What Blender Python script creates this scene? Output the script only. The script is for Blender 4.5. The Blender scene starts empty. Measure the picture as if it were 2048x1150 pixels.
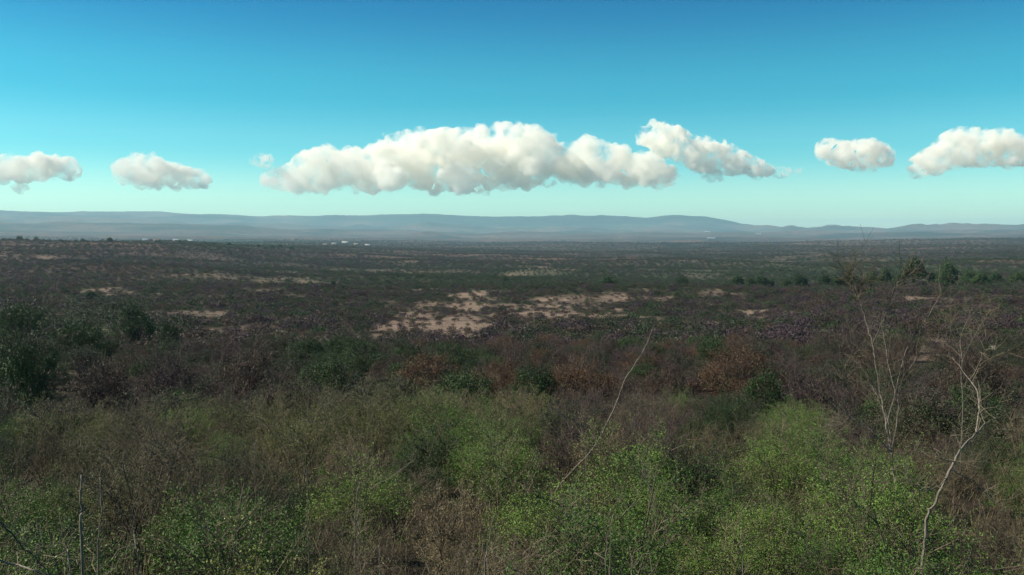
import bpy, math
import numpy as np
from math import radians, tan, atan2, sin, cos, sqrt, pi

# ------------------------------------------------------------------ camera, sky, sun, exposure
sc = bpy.context.scene
COL = sc.collection
RNG = np.random.default_rng(7)
EYE = 60.0                                   # height of the viewer above the datum
F = 1704.0                                   # focal length in photo pixels (2048 wide)
PITCH = math.atan((575 - 470) / F)
cam_d = bpy.data.cameras.new('camera')
cam = bpy.data.objects.new('camera', cam_d)
COL.objects.link(cam)
cam.location = (0, 0, EYE)
cam.rotation_euler = (pi / 2 - PITCH, 0, 0)
cam_d.sensor_width = 36
cam_d.lens = 36 * F / 2048
cam_d.clip_start = 0.1
cam_d.clip_end = 90000
sc.camera = cam

SUN_DIR = np.array([-0.76, 0.06, 0.65]); SUN_DIR /= np.linalg.norm(SUN_DIR)
sun_el = math.asin(SUN_DIR[2]); sun_az = atan2(SUN_DIR[0], SUN_DIR[1])
sd = bpy.data.lights.new('sun', 'SUN')
sd.energy = 5.0; sd.angle = radians(0.5); sd.color = (1.0, 0.91, 0.75)
so = bpy.data.objects.new('sun', sd); COL.objects.link(so)
from mathutils import Vector, Matrix
so.rotation_euler = Vector(SUN_DIR).to_track_quat('Z', 'Y').to_euler()
so.location = (0, 0, 300)

w = bpy.data.worlds.new('World'); sc.world = w; w.use_nodes = True
nt = w.node_tree; N = nt.nodes; L = nt.links
N.clear()
out = N.new('ShaderNodeOutputWorld'); bg = N.new('ShaderNodeBackground')
sky = N.new('ShaderNodeTexSky'); sky.sky_type = 'NISHITA'; sky.sun_disc = False
sky.sun_elevation = sun_el; sky.sun_rotation = sun_az
sky.altitude = 1000; sky.air_density = 1.0; sky.dust_density = 0.6; sky.ozone_density = 1.0
# colour cast of the sky by height above the horizon (pale mint low down, teal, then deep blue)
tc = N.new('ShaderNodeTexCoord'); sp = N.new('ShaderNodeSeparateXYZ')
L.new(tc.outputs['Generated'], sp.inputs[0])
ramp = N.new('ShaderNodeValToRGB')
ramp.color_ramp.interpolation = 'EASE'
SKY_STOPS = [(0.0, (0.80, 0.92, 0.72)), (0.035, (0.54, 0.82, 0.71)), (0.10, (0.20, 0.66, 0.64)),
             (0.16, (0.07, 0.57, 0.59)), (0.28, (0.0, 0.33, 0.49)), (1.0, (0.0, 0.22, 0.40))]
el = ramp.color_ramp.elements
el[0].position = 0.0; el[1].position = 1.0
for p_, c_ in SKY_STOPS[1:-1]:
    el.new(p_)
for e_, (p_, c_) in zip(el, SKY_STOPS):
    e_.position = p_; e_.color = (*c_, 1)
L.new(sp.outputs['Z'], ramp.inputs[0])
mul = N.new('ShaderNodeMix'); mul.data_type = 'RGBA'; mul.blend_type = 'MULTIPLY'
mul.inputs[0].default_value = 1.0
L.new(sky.outputs[0], mul.inputs[6]); L.new(ramp.outputs[0], mul.inputs[7])
L.new(mul.outputs[2], bg.inputs[0]); bg.inputs[1].default_value = 0.12
L.new(bg.outputs[0], out.inputs[0])

vs = sc.view_settings
vs.view_transform = 'Standard'; vs.look = 'None'; vs.exposure = 0.76; vs.gamma = 1.0
try: vs.use_curve_mapping = False
except Exception: pass
cy = sc.cycles
cy.max_bounces = 22; cy.diffuse_bounces = 1; cy.glossy_bounces = 1; cy.transmission_bounces = 3
cy.transparent_max_bounces = 4; cy.volume_bounces = 20
cy.use_denoising = True
cy.volume_step_rate = 1.0; cy.volume_max_steps = 256

# ------------------------------------------------------------------ noise and terrain
def _hash(ix, iy, seed):
    h = (ix.astype(np.int64) * 374761393 + iy.astype(np.int64) * 668265263 + seed * 974634777) & 0xffffffff
    h = ((h ^ (h >> 13)) * 1274126177) & 0xffffffff
    h = h ^ (h >> 16)
    return (h & 0xffff) / 65535.0
def vnoise(x, y, seed=0):
    x = np.asarray(x, float); y = np.asarray(y, float)
    ix = np.floor(x); iy = np.floor(y); fx = x - ix; fy = y - iy
    fx = fx * fx * (3 - 2 * fx); fy = fy * fy * (3 - 2 * fy)
    a = _hash(ix, iy, seed); b = _hash(ix + 1, iy, seed); c = _hash(ix, iy + 1, seed); d = _hash(ix + 1, iy + 1, seed)
    return (a * (1 - fx) + b * fx) * (1 - fy) + (c * (1 - fx) + d * fx) * fy
def fbm(x, y, scale, octv=4, seed=0):
    s = 0; amp = 1; tot = 0
    for k in range(octv):
        s = s + amp * vnoise(x / scale + 17.3 * k, y / scale - 9.1 * k, seed + k); tot += amp
        amp *= 0.55; scale = scale * 0.5
    return s / tot
def smooth(a, b, v):
    t = np.clip((v - a) / (b - a), 0, 1); return t * t * (3 - 2 * t)

def ray(px, py):
    """photo pixel -> (azimuth, tan of elevation)"""
    cx = (np.asarray(px, float) - 1024) / F; cyy = (575 - np.asarray(py, float)) / F
    dy = cos(PITCH) + cyy * sin(PITCH); dz = -sin(PITCH) + cyy * cos(PITCH)
    h = np.sqrt(cx * cx + dy * dy)
    return np.arctan2(cx, dy), dz / h
def project(x, y, z):
    zz = np.asarray(z) - EYE
    f = y * cos(PITCH) - zz * sin(PITCH); u = y * sin(PITCH) + zz * cos(PITCH)
    f = np.where(f < 0.01, 0.01, f)
    return 1024 + F * x / f, 575 - F * u / f

COLS = np.array([-300, 0, 300, 600, 1000, 1400, 1800, 2048, 2300], float)
NEAR = [(0.01, -1.7), (2.5, -1.9), (6, -4.7), (8, -5.1), (15, -5.9), (30, -7.7), (40, -9.5), (57, -12.0)]
ROWS = {  # distance: photo row of the bare ground in each column
    90: [735] * 9, 130: [694] * 9,
    170: [666, 664, 664, 664, 664, 666, 668, 668, 668],
    220: [640, 640, 640, 641, 642, 642, 640, 640, 640],
    300: [605, 605, 606, 608, 612, 610, 605, 602, 602],
    400: [572, 572, 574, 578, 582, 578, 572, 568, 568],
    470: [556, 556, 560, 565, 568, 562, 552, 548, 548],
    600: [538, 538, 542, 551, 556, 560, 556, 552, 552],
    900: [510, 510, 516, 530, 541, 545, 543, 540, 540],
    1500: [478, 479, 484, 499, 515, 519, 517, 515, 515],
    2500: [496, 496, 496, 492, 499, 502, 499, 494, 494],
    4000: [484, 484, 485, 485, 489, 491, 487, 481, 481],
    7000: [466, 466, 471, 477, 480, 479, 478, 472, 472],
    10500: [448, 446, 445, 459, 468, 467, 469, 465, 465],
}
RT = np.array([n[0] for n in NEAR] + list(ROWS.keys()), float)
TT = []
for c in range(9):
    col = [d / r for r, d in NEAR]
    for r, ys in ROWS.items():
        col.append(float(ray(COLS[c], ys[c])[1]))
    TT.append([t * r for t, r in zip(col, RT)])
TT = np.array(TT)                                       # height relative to the eye, per column and distance
LR = np.linspace(math.log(0.3), math.log(10500), 420)
AZG = np.linspace(ray(-300, 470)[0], ray(2300, 470)[0], 161)
colaz = ray(COLS, np.full(9, 470.0))[0]
tab = np.array([np.interp(LR, np.log(RT), TT[c] / RT) for c in range(9)])     # slopes
G = np.empty((161, 420))
for k in range(420):
    G[:, k] = np.interp(AZG, colaz, tab[:, k])
def gs(a, n, axis):
    kk = np.exp(-0.5 * (np.arange(-2 * n, 2 * n + 1) / n) ** 2); kk /= kk.sum()
    p = [(0, 0), (0, 0)]; p[axis] = (2 * n, 2 * n)
    b = np.pad(a, p, mode='edge')
    return np.apply_along_axis(lambda v: np.convolve(v, kk, 'valid'), axis, b)
G = gs(gs(G, 7, 0), 4, 1)

SKYLINE = np.array([(-400, 418), (0, 421), (150, 425), (320, 424), (380, 429), (590, 434), (640, 434), (700, 431), (850, 430),
                    (950, 434), (1060, 434), (1150, 432), (1290, 436), (1345, 432), (1410, 437), (1480, 448), (1560, 455),
                    (1615, 461), (1660, 455), (1700, 458), (1800, 456), (1900, 450), (2048, 454), (2500, 452)], float)
sk_az, sk_t = ray(SKYLINE[:, 0], SKYLINE[:, 1])
def rim_r(az):                                           # distance of the skyline ridge
    return 17500 - 3800 * smooth(ray(1430, 470)[0], ray(1650, 470)[0], az)

def ground(x, y):
    x = np.asarray(x, float); y = np.asarray(y, float)
    r = np.sqrt(x * x + y * y) + 1e-6
    az = np.arctan2(x, y)
    azc = np.clip(az, AZG[0], AZG[-1])
    lr = np.clip(np.log(r), LR[0], LR[-1])
    fa = (azc - AZG[0]) / (AZG[1] - AZG[0]); ia = np.clip(fa.astype(int), 0, 159); fa = fa - ia
    fr = (lr - LR[0]) / (LR[1] - LR[0]); ir = np.clip(fr.astype(int), 0, 418); fr = fr - ir
    s = (G[ia, ir] * (1 - fr) + G[ia, ir + 1] * fr) * (1 - fa) + (G[ia + 1, ir] * (1 - fr) + G[ia + 1, ir + 1] * fr) * fa
    z = s * np.minimum(r, 10500)
    # mountains: rise from the far plain to the skyline
    R = rim_r(azc)
    zr = np.interp(azc, sk_az, sk_t) * R
    wv = (fbm(x, y, 2600, 4, 31) - 0.5)
    t = np.clip((r - 10500) / (R - 10500), 0, 1)
    t = np.clip(t + wv * 0.5 * t * (1 - t) * 4 * 0.5, 0, 1)
    prof = 0.30 * smooth(0.0, 0.45, t) + 0.70 * smooth(0.5, 0.98, t)
    dip = np.interp(azc, colaz, [130, 130, 140, 90, 60, 50, 40, 40, 40])
    zm = z + (zr - z) * prof - dip * np.exp(-((t - .2) / .13) ** 2)
    z = np.where(r > 10500, zm, z)
    z = np.where(r > R, z - (r - R) * 0.05, z)
    # relief
    e1 = smooth(30, 140, r)
    z = z + (fbm(x, y, 60, 3, 3) - 0.5) * 2.6 * e1 * (1 - smooth(1500, 4000, r))
    z = z + (fbm(x, y, 230, 3, 8) - 0.5) * 20 * smooth(170, 420, r) * (1 - smooth(1300, 2500, r) * .6)
    z = z + (fbm(x, y, 6, 2, 5) - 0.5) * 0.35 * (1 - smooth(60, 200, r)) * smooth(4, 9, r)
    z = z + (fbm(x, y, 900, 4, 11) - 0.5) * 52 * smooth(900, 4500, r) * (1 - 0.5 * smooth(13000, 16000, r))
    rg = 1 - np.abs(2 * fbm(x, y * 1.6, 2400, 4, 21) - 1)
    z = z + (rg - 0.75) * 170 * smooth(6500, 11000, r) * (1 - smooth(13500, 15000, r) * 0.75)
    z = z + (fbm(x, y, 620, 5, 61) - .5) * 120 * (1 - .6 * smooth(R - 900, R - 100, r)) * smooth(9000, 13000, r)
    kx, ky = 17300 * sin(ray(1352, 434)[0]), 17300 * cos(ray(1352, 434)[0])
    z = z + 16 * np.exp(-(((x - kx) / 380) ** 2 + ((y - ky) / 420) ** 2)) * (.6 + .8 * fbm(x, y, 120, 3, 66))
    # the low cone on the plain
    hx, hy = 8200 * sin(ray(857, 465)[0]), 8200 * cos(ray(857, 465)[0])
    z = z + 55 * np.exp(-(((x - hx) / 230) ** 2 + ((y - hy) / 300) ** 2))
    return z + EYE

def at(px, py, r, dz=0.0):
    """world point seen at a photo pixel at horizontal distance r"""
    a, t = ray(px, py)
    return np.array([r * sin(a), r * cos(a), EYE + r * t + dz])

# pale bare clearings: photo position and half-size -> an ellipse on the ground
def hit(px, py):
    a, t = ray(px, py)
    rr = np.exp(np.linspace(math.log(30), math.log(9000), 1500))
    zz = ground(rr * sin(a), rr * cos(a)) - EYE
    below = np.nonzero(zz >= rr * t)[0]
    r = rr[below[0]] if len(below) else 9000.0
    return r, float(a)
CLEAR = [(945, 635, 75, 24, 1.1), (980, 658, 40, 9, 1.1), (850, 664, 80, 12, .8), (1120, 625, 100, 18, 1.0), (1205, 632, 70, 14, .9), (900, 610, 90, 10, .7),
         (1050, 640, 50, 10, .7), (600, 692, 28, 12, 1.1), (560, 680, 30, 7, .7), (650, 690, 40, 9, .6), (740, 672, 60, 8, .5),
         (440, 690, 50, 6, .75), (360, 692, 30, 5, .7), (230, 660, 30, 7, .8), (300, 660, 30, 6, .4),
         (225, 584, 40, 5, 1.0), (440, 553, 110, 6, .8), (560, 556, 60, 4, .85), (400, 548, 60, 6, .5), (100, 522, 40, 7, .45),
         (20, 515, 30, 10, .45), (330, 609, 20, 5, .6), (390, 612, 20, 4, .6), (1310, 640, 40, 6, .7), (1470, 622, 45, 10, .6),
         (1515, 627, 18, 6, 1.0), (1640, 686, 20, 5, .8), (1830, 600, 40, 10, .5), (1700, 615, 40, 6, .5), (1840, 690, 40, 12, .55),
         (1900, 700, 60, 8, .6), (1335, 735, 40, 8, .5), (1090, 540, 60, 3, .7), (480, 620, 60, 7, .35), (950, 612, 60, 6, .45),
         (1400, 560, 50, 3, .4), (1900, 620, 40, 8, .35), (1790, 700, 30, 8, .5), (740, 530, 60, 8, .3), (1620, 510, 80, 3, .5),
         (1480, 500, 60, 2, .4), (1750, 500, 70, 2, .35), (1250, 515, 60, 2, .4), (700, 510, 80, 3, .3)]
CW = []
for (px, py, hx, hy, s_) in CLEAR:
    r, a = hit(px, py)
    r2, _ = hit(px, py - hy)
    RX, RY = max(1.5, r * hx / F), max(2.0, min(abs(r2 - r), r * 0.25))
    g_ = np.random.default_rng(int(px * 7 + py))
    for _ in range(int(5 + 9 * s_)):
        u_, v_ = g_.normal(0, .75, 2); q_ = .16 + .30 * g_.random()
        cx_ = r * sin(a) + u_ * RX * cos(a) + v_ * RY * sin(a); cy_ = r * cos(a) - u_ * RX * sin(a) + v_ * RY * cos(a)
        CW.append((cx_, cy_, a, RX * q_ * 1.2, RY * q_, min(1.1, s_ * (.65 + .55 * g_.random()))))
def soil(x, y):
    x = np.asarray(x, float); y = np.asarray(y, float)
    s = np.zeros_like(x)
    for (cx, cyy, a, rx, ry, st) in CW:
        dx = x - cx; dy = y - cyy
        u = dx * cos(a) - dy * sin(a); v = dx * sin(a) + dy * cos(a)
        s = np.maximum(s, st * np.exp(-0.7 * ((u / rx) ** 2 + (v / ry) ** 2)))
    r = np.sqrt(x * x + y * y)
    n = fbm(x, y, np.where(r < 400, 14.0, 60.0), 3, 41)
    s = s * (0.45 + 0.9 * n) + 0.62 * smooth(0.52, 0.70, n) * smooth(90, 200, r) * (1 - .5 * smooth(450, 800, r))
    return np.clip(s, 0, 1)
# greener belts, in photo space of the ground they cover
GREEN = [(1100, 560, 500, 22, .9), (1700, 545, 420, 22, 1.0), (150, 640, 170, 40, 1.0), (60, 700, 120, 60, 1.0), (1560, 560, 200, 18, .8),
         (660, 750, 90, 40, 1.0), (900, 770, 70, 30, 1.0), (1400, 640, 120, 40, .45), (1250, 680, 160, 25, .6), (480, 490, 90, 6, .9), (1000, 590, 250, 18, .4),
         (320, 580, 60, 8, .7), (1950, 560, 120, 30, .8)]
CLOUD_SHADE = [(845, 438, 80, 5, 1.0), (985, 441, 50, 5, .9), (1060, 452, 40, 4, .8), (1255, 451, 55, 3.5, .9), (620, 438, 40, 4, .5), (1380, 441, 60, 4, .5)]  # cloud shadows on the far mesa flanks, painted into the ground colour
def green(x, y):
    px, py = project(x, y, ground(x, y))
    g = np.zeros_like(px)
    for (a, b, c, d, s_) in GREEN:
        g = np.maximum(g, s_ * np.exp(-0.6 * (((px - a) / c) ** 2 + ((py - b) / d) ** 2)))
    r = np.hypot(x, y)
    g = g * (0.5 + fbm(x, y, 40, 3, 77)) * (r < 9000)
    for (a, b, c, d, s_) in CLOUD_SHADE:
        g = np.maximum(g, s_ * (r > 10500) * smooth(.3, .75, np.exp(-0.6 * (((px - a) / c) ** 2 + ((py - b) / d) ** 2)) + (fbm(x, y, 900, 3, 78) - .5) * .8))  # painted cloud shade joins the green mask beyond the plain
    return np.clip(g, 0, 1)

# ------------------------------------------------------------------ materials
def new_mat(name):
    m = bpy.data.materials.new(name); m.use_nodes = True
    m.node_tree.nodes.clear()
    return m, m.node_tree.nodes, m.node_tree.links
def leaf_mat(name, cols, trans=0.15, rough=0.6, objvar=0.5):
    """colour ramp over a per-leaf value shifted by a per-plant random value"""
    m, n, l = new_mat(name)
    o = n.new('ShaderNodeOutputMaterial')
    at_ = n.new('ShaderNodeAttribute'); at_.attribute_name = 'tint'
    oi = n.new('ShaderNodeObjectInfo')
    ma = n.new('ShaderNodeMath'); ma.operation = 'MULTIPLY_ADD'; ma.inputs[1].default_value = objvar
    l.new(oi.outputs['Random'], ma.inputs[0])
    mb = n.new('ShaderNodeMath'); mb.operation = 'MULTIPLY'; mb.inputs[1].default_value = 1 - objvar
    l.new(at_.outputs['Fac'], mb.inputs[0]); l.new(mb.outputs[0], ma.inputs[2])
    r = n.new('ShaderNodeValToRGB')
    e = r.color_ramp.elements
    while len(e) < len(cols): e.new(0.5)
    for k, (q, c) in enumerate(zip(e, cols)):
        q.position = k / (len(cols) - 1); q.color = (*c, 1)
    l.new(ma.outputs[0], r.inputs[0])
    p = n.new('ShaderNodeBsdfPrincipled'); p.inputs['Roughness'].default_value = rough
    p.inputs['Specular IOR Level'].default_value = 0.25
    l.new(r.outputs[0], p.inputs['Base Color'])
    if trans > 0:
        t = n.new('ShaderNodeBsdfTranslucent'); l.new(r.outputs[0], t.inputs[0])
        mx = n.new('ShaderNodeMixShader'); mx.inputs[0].default_value = trans
        l.new(p.outputs[0], mx.inputs[1]); l.new(t.outputs[0], mx.inputs[2]); l.new(mx.outputs[0], o.inputs[0])
    else:
        l.new(p.outputs[0], o.inputs[0])
    return m
M = {}
M['green'] = leaf_mat('green_leaves', [(0.026, 0.062, 0.010), (0.060, 0.129, 0.020), (0.110, 0.190, 0.030), (0.200, 0.280, 0.060)])
M['olive'] = leaf_mat('olive_leaves', [(0.036, 0.051, 0.013), (0.080, 0.101, 0.025), (0.140, 0.160, 0.041), (0.240, 0.237, 0.081)])
M['lime'] = leaf_mat('yellow_green_leaves', [(0.120, 0.144, 0.033), (0.204, 0.216, 0.050), (0.288, 0.276, 0.077)])
M['straw'] = leaf_mat('straw_leaves', [(0.09, 0.07, 0.04), (0.17, 0.135, 0.07), (0.3, 0.24, 0.13)])
M['dark'] = leaf_mat('dark_leaves', [(.014, .034, .010), (.030, .060, .016), (.050, .085, .024)])
M['rust'] = leaf_mat('rust_leaves', [(.066, .037, .018), (.108, .060, .030), (.155, .088, .044)])
M['brown'] = leaf_mat('brown_leaves', [(0.038, 0.027, 0.018), (0.061, 0.041, 0.027), (0.089, 0.061, 0.037)])
M['mauve'] = leaf_mat('dry_twigs_far', [(0.031, 0.020, 0.027), (0.054, 0.034, 0.043), (0.086, 0.055, 0.060)])
M['twig'] = leaf_mat('grey_twigs', [(0.058, 0.048, 0.034), (0.110, 0.091, 0.063), (0.186, 0.153, 0.101)], trans=0, rough=.8)
M['twigpale'] = leaf_mat('pale_dead_twigs', [(.20, .17, .13), (.30, .26, .20), (.42, .37, .29)], trans=0, rough=.7)
M['twigdark'] = leaf_mat('dark_wet_twigs', [(.025, .02, .018), (.045, .036, .03)], trans=0, rough=.8)
M['twigmauve'] = leaf_mat('mauve_twigs', [(0.042, 0.031, 0.029), (0.072, 0.053, 0.048), (0.114, 0.086, 0.073)], trans=0, rough=.8)

def bark_mat(name, c0, c1):
    m, n, l = new_mat(name)
    o = n.new('ShaderNodeOutputMaterial'); p = n.new('ShaderNodeBsdfPrincipled'); p.inputs['Roughness'].default_value = .75
    t = n.new('ShaderNodeTexCoord'); mp = n.new('ShaderNodeMapping'); mp.inputs['Scale'].default_value = (30, 30, 6)
    no = n.new('ShaderNodeTexNoise'); no.inputs['Scale'].default_value = 1.5; no.inputs['Detail'].default_value = 5
    r = n.new('ShaderNodeValToRGB'); r.color_ramp.elements[0].position = .35; r.color_ramp.elements[1].position = .62
    r.color_ramp.elements[0].color = (*c0, 1); r.color_ramp.elements[1].color = (*c1, 1)
    l.new(t.outputs['Object'], mp.inputs[0]); l.new(mp.outputs[0], no.inputs[0]); l.new(no.outputs[0], r.inputs[0])
    l.new(r.outputs[0], p.inputs['Base Color'])
    b = n.new('ShaderNodeBump'); b.inputs['Distance'].default_value = .01; l.new(no.outputs[0], b.inputs['Height']); l.new(b.outputs[0], p.inputs['Normal'])
    l.new(p.outputs[0], o.inputs[0])
    return m
M['bark'] = bark_mat('pale_bark', (.07, .057, .044), (.21, .175, .13))
M['barkmid'] = bark_mat('grey_brown_bark', (.06, .05, .042), (.20, .165, .13))
M['barkdark'] = bark_mat('dark_bark', (.02, .017, .015), (.06, .05, .042))

# ground
def ground_mat():
    m, n, l = new_mat('scrubland_soil')
    o = n.new('ShaderNodeOutputMaterial'); p = n.new('ShaderNodeBsdfPrincipled'); p.inputs['Roughness'].default_value = .95
    p.inputs['Specular IOR Level'].default_value = .1
    g = n.new('ShaderNodeNewGeometry')
    def noise(scale, det=6, rough=.6):
        t = n.new('ShaderNodeTexNoise'); t.inputs['Scale'].default_value = scale; t.inputs['Detail'].default_value = det
        t.inputs['Roughness'].default_value = rough; l.new(g.outputs['Position'], t.inputs['Vector']); return t
    def ramp2(src, a, b, ca, cb):
        r = n.new('ShaderNodeValToRGB'); r.color_ramp.elements[0].position = a; r.color_ramp.elements[1].position = b
        r.color_ramp.elements[0].color = (*ca, 1); r.color_ramp.elements[1].color = (*cb, 1); l.new(src, r.inputs[0]); return r
    def mix(f, a, b, bt='MIX'):
        x = n.new('ShaderNodeMix'); x.data_type = 'RGBA'; x.blend_type = bt
        if hasattr(f, 'default_value') or not isinstance(f, float): l.new(f, x.inputs[0])
        else: x.inputs[0].default_value = f
        l.new(a, x.inputs[6]); l.new(b, x.inputs[7]); return x.outputs[2]
    n1 = noise(1.3, 8); n2 = noise(0.06, 8, .65); n3 = noise(0.012, 8, .7)
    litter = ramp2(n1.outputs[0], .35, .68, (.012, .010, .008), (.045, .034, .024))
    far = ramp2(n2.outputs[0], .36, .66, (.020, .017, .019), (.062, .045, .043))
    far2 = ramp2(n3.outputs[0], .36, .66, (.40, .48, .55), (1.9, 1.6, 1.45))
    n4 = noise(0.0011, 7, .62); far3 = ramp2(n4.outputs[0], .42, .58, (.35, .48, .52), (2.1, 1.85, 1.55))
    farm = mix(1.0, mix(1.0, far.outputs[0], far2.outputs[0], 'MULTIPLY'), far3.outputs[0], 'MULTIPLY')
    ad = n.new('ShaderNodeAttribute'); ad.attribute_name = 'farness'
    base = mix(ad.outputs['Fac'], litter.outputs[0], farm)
    ag = n.new('ShaderNodeAttribute'); ag.attribute_name = 'green'  # greener belts, plus the cloud shade painted on the mesas
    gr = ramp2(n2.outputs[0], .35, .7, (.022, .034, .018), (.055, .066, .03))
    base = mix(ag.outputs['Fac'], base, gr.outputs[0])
    as_ = n.new('ShaderNodeAttribute'); as_.attribute_name = 'soil'
    sn = n.new('ShaderNodeMath'); sn.operation = 'MULTIPLY_ADD'; sn.inputs[1].default_value = 2.2; sn.inputs[2].default_value = -1.18
    nmix = noise(0.22, 9, .72)
    l.new(nmix.outputs[0], sn.inputs[0])
    sa = n.new('ShaderNodeMath'); sa.operation = 'ADD'; l.new(as_.outputs['Fac'], sa.inputs[0]); l.new(sn.outputs[0], sa.inputs[1])
    mr = n.new('ShaderNodeMapRange'); mr.inputs[1].default_value = .15; mr.inputs[2].default_value = 1.0
    l.new(sa.outputs[0], mr.inputs[0])
    pale = ramp2(n1.outputs[0], .3, .7, (.115, .080, .060), (.27, .198, .148))
    base = mix(mr.outputs[0], base, pale.outputs[0])
    l.new(base, p.inputs['Base Color'])
    b = n.new('ShaderNodeBump'); b.inputs['Distance'].default_value = .15; b.inputs['Strength'].default_value = .8
    l.new(n1.outputs[0], b.inputs['Height']); l.new(b.outputs[0], p.inputs['Normal'])
    l.new(p.outputs[0], o.inputs[0])
    return m
M['ground'] = ground_mat()

# ------------------------------------------------------------------ mesh helpers
def mesh_from(name, verts, faces_list, mats=(), attrs=None, smooth_=False):
    """faces_list: list of (Nx3 or Nx4 int array, material index, tint array or None)"""
    me = bpy.data.meshes.new(name)
    verts = np.asarray(verts, np.float32)
    me.vertices.add(len(verts)); me.vertices.foreach_set('co', verts.ravel())
    loops = np.concatenate([f.ravel() for f, _, _ in faces_list]).astype(np.int32)
    sizes = np.concatenate([np.full(len(f), f.shape[1]) for f, _, _ in faces_list])
    starts = np.concatenate([[0], np.cumsum(sizes)[:-1]]).astype(np.int32)
    me.loops.add(len(loops)); me.loops.foreach_set('vertex_index', loops)
    me.polygons.add(len(sizes)); me.polygons.foreach_set('loop_start', starts)
    me.polygons.foreach_set('material_index', np.concatenate([np.full(len(f), mi) for f, mi, _ in faces_list]).astype(np.int32))
    if smooth_: me.polygons.foreach_set('use_smooth', np.ones(len(sizes), bool))
    if any(t is not None for _, _, t in faces_list):
        a = me.attributes.new('tint', 'FLOAT', 'FACE')
        a.data.foreach_set('value', np.concatenate([t if t is not None else np.full(len(f), .5) for f, _, t in faces_list]).astype(np.float32))
    for k, v in (attrs or {}).items():
        a = me.attributes.new(k, 'FLOAT', 'POINT'); a.data.foreach_set('value', np.asarray(v, np.float32))
    for m in mats: me.materials.append(m)
    me.update(calc_edges=True)
    return me
def link(name, data, parent=None, **props):
    o = bpy.data.objects.new(name, data); COL.objects.link(o)
    if parent is not None: o.parent = parent
    for k, v in props.items(): o[k] = v
    return o

def perp(d, rng):
    r = rng.normal(size=d.shape); r -= (r * d).sum(-1, keepdims=True) * d
    return r / (np.linalg.norm(r, axis=-1, keepdims=True) + 1e-9)
def norm(v): return v / (np.linalg.norm(v, axis=-1, keepdims=True) + 1e-9)

def tubes(P, R, sides=3, rng=RNG):
    """P (N,k,3) polylines, R (N,k) radii -> verts, quads, tints"""
    n, k, _ = P.shape
    d = norm(P[:, -1] - P[:, 0]); u = perp(d, rng); v = np.cross(d, u)
    th = np.arange(sides) * 2 * pi / sides
    ring = np.cos(th)[None, None, :, None] * u[:, None, None, :] + np.sin(th)[None, None, :, None] * v[:, None, None, :]
    V = P[:, :, None, :] + R[:, :, None, None] * ring
    idx = np.arange(n * k * sides).reshape(n, k, sides)
    a = idx[:, :-1]; b = idx[:, 1:]
    Q = np.stack([a, np.roll(a, -1, 2), np.roll(b, -1, 2), b], -1).reshape(-1, 4)
    t = np.repeat(rng.random(n), (k - 1) * sides)
    return V.reshape(-1, 3), Q, t

def grow(rng, H, R, n1=8, n2=7, n3=6, spread=1.0, wob=.12, l3=.35, upright=.25):
    """three orders of branching in a bush of height H, radius R"""
    ang = rng.random(n1) * 2 * pi; rad = np.sqrt(rng.random(n1)) * R * .85 * spread
    tip = np.stack([np.cos(ang) * rad, np.sin(ang) * rad, H * (0.62 + .38 * rng.random(n1)) * np.sqrt(np.clip(1.1 - (rad / R) ** 2, .15, 1))], -1)
    shoot = rng.random(n1) < .22; tip[shoot, 2] *= 1.28
    base = np.stack([rng.normal(0, .08, n1), rng.normal(0, .08, n1), np.full(n1, -.15)], -1) * max(R, 1)
    base[:, 2] = -.15
    t = np.linspace(0, 1, 7)[None, :, None]
    mid = (base + tip) / 2 + np.array([0, 0, .12 * H]); mid[:, :2] -= (tip[:, :2] - base[:, :2]) * .12
    P1 = (1 - t) ** 2 * base[:, None] + 2 * t * (1 - t) * mid[:, None] + t ** 2 * tip[:, None]
    P1[:, 1:] += rng.normal(0, wob * .3, (n1, 6, 3)) * R * .2
    L1 = np.linalg.norm(tip - base, axis=1)
    def kids(P, Ls, nk, lf, seg, tmin):
        n, k, _ = P.shape
        pi_ = np.repeat(np.arange(n), nk); tt = tmin + (1 - tmin) * rng.random(n * nk)
        f = tt * (k - 1); i = np.clip(f.astype(int), 0, k - 2); f = (f - i)[:, None]
        st = P[pi_, i] * (1 - f) + P[pi_, i + 1] * f
        d = norm(P[pi_, i + 1] - P[pi_, i])
        dd = norm(d * .6 + perp(d, rng) * .9 + np.array([0, 0, upright]))
        ln = lf * Ls[pi_] * (.5 + .8 * rng.random(n * nk)) * (1.15 - .5 * tt)
        s = np.linspace(0, 1, seg + 1)[None, :, None]
        Pn = st[:, None] + dd[:, None] * ln[:, None, None] * s
        Pn[:, 1:] += rng.normal(0, 1, (n * nk, seg, 3)) * ln[:, None, None] * wob * s[:, 1:]
        return Pn, ln
    P2, L2 = kids(P1, L1, n2, .42, 4, .28)
    P3, L3 = kids(P2, L2, n3, l3, 3, .2)
    P2[..., 2] = np.maximum(P2[..., 2], .03); P3[..., 2] = np.maximum(P3[..., 2], .03)
    return P1, P2, P3

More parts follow.
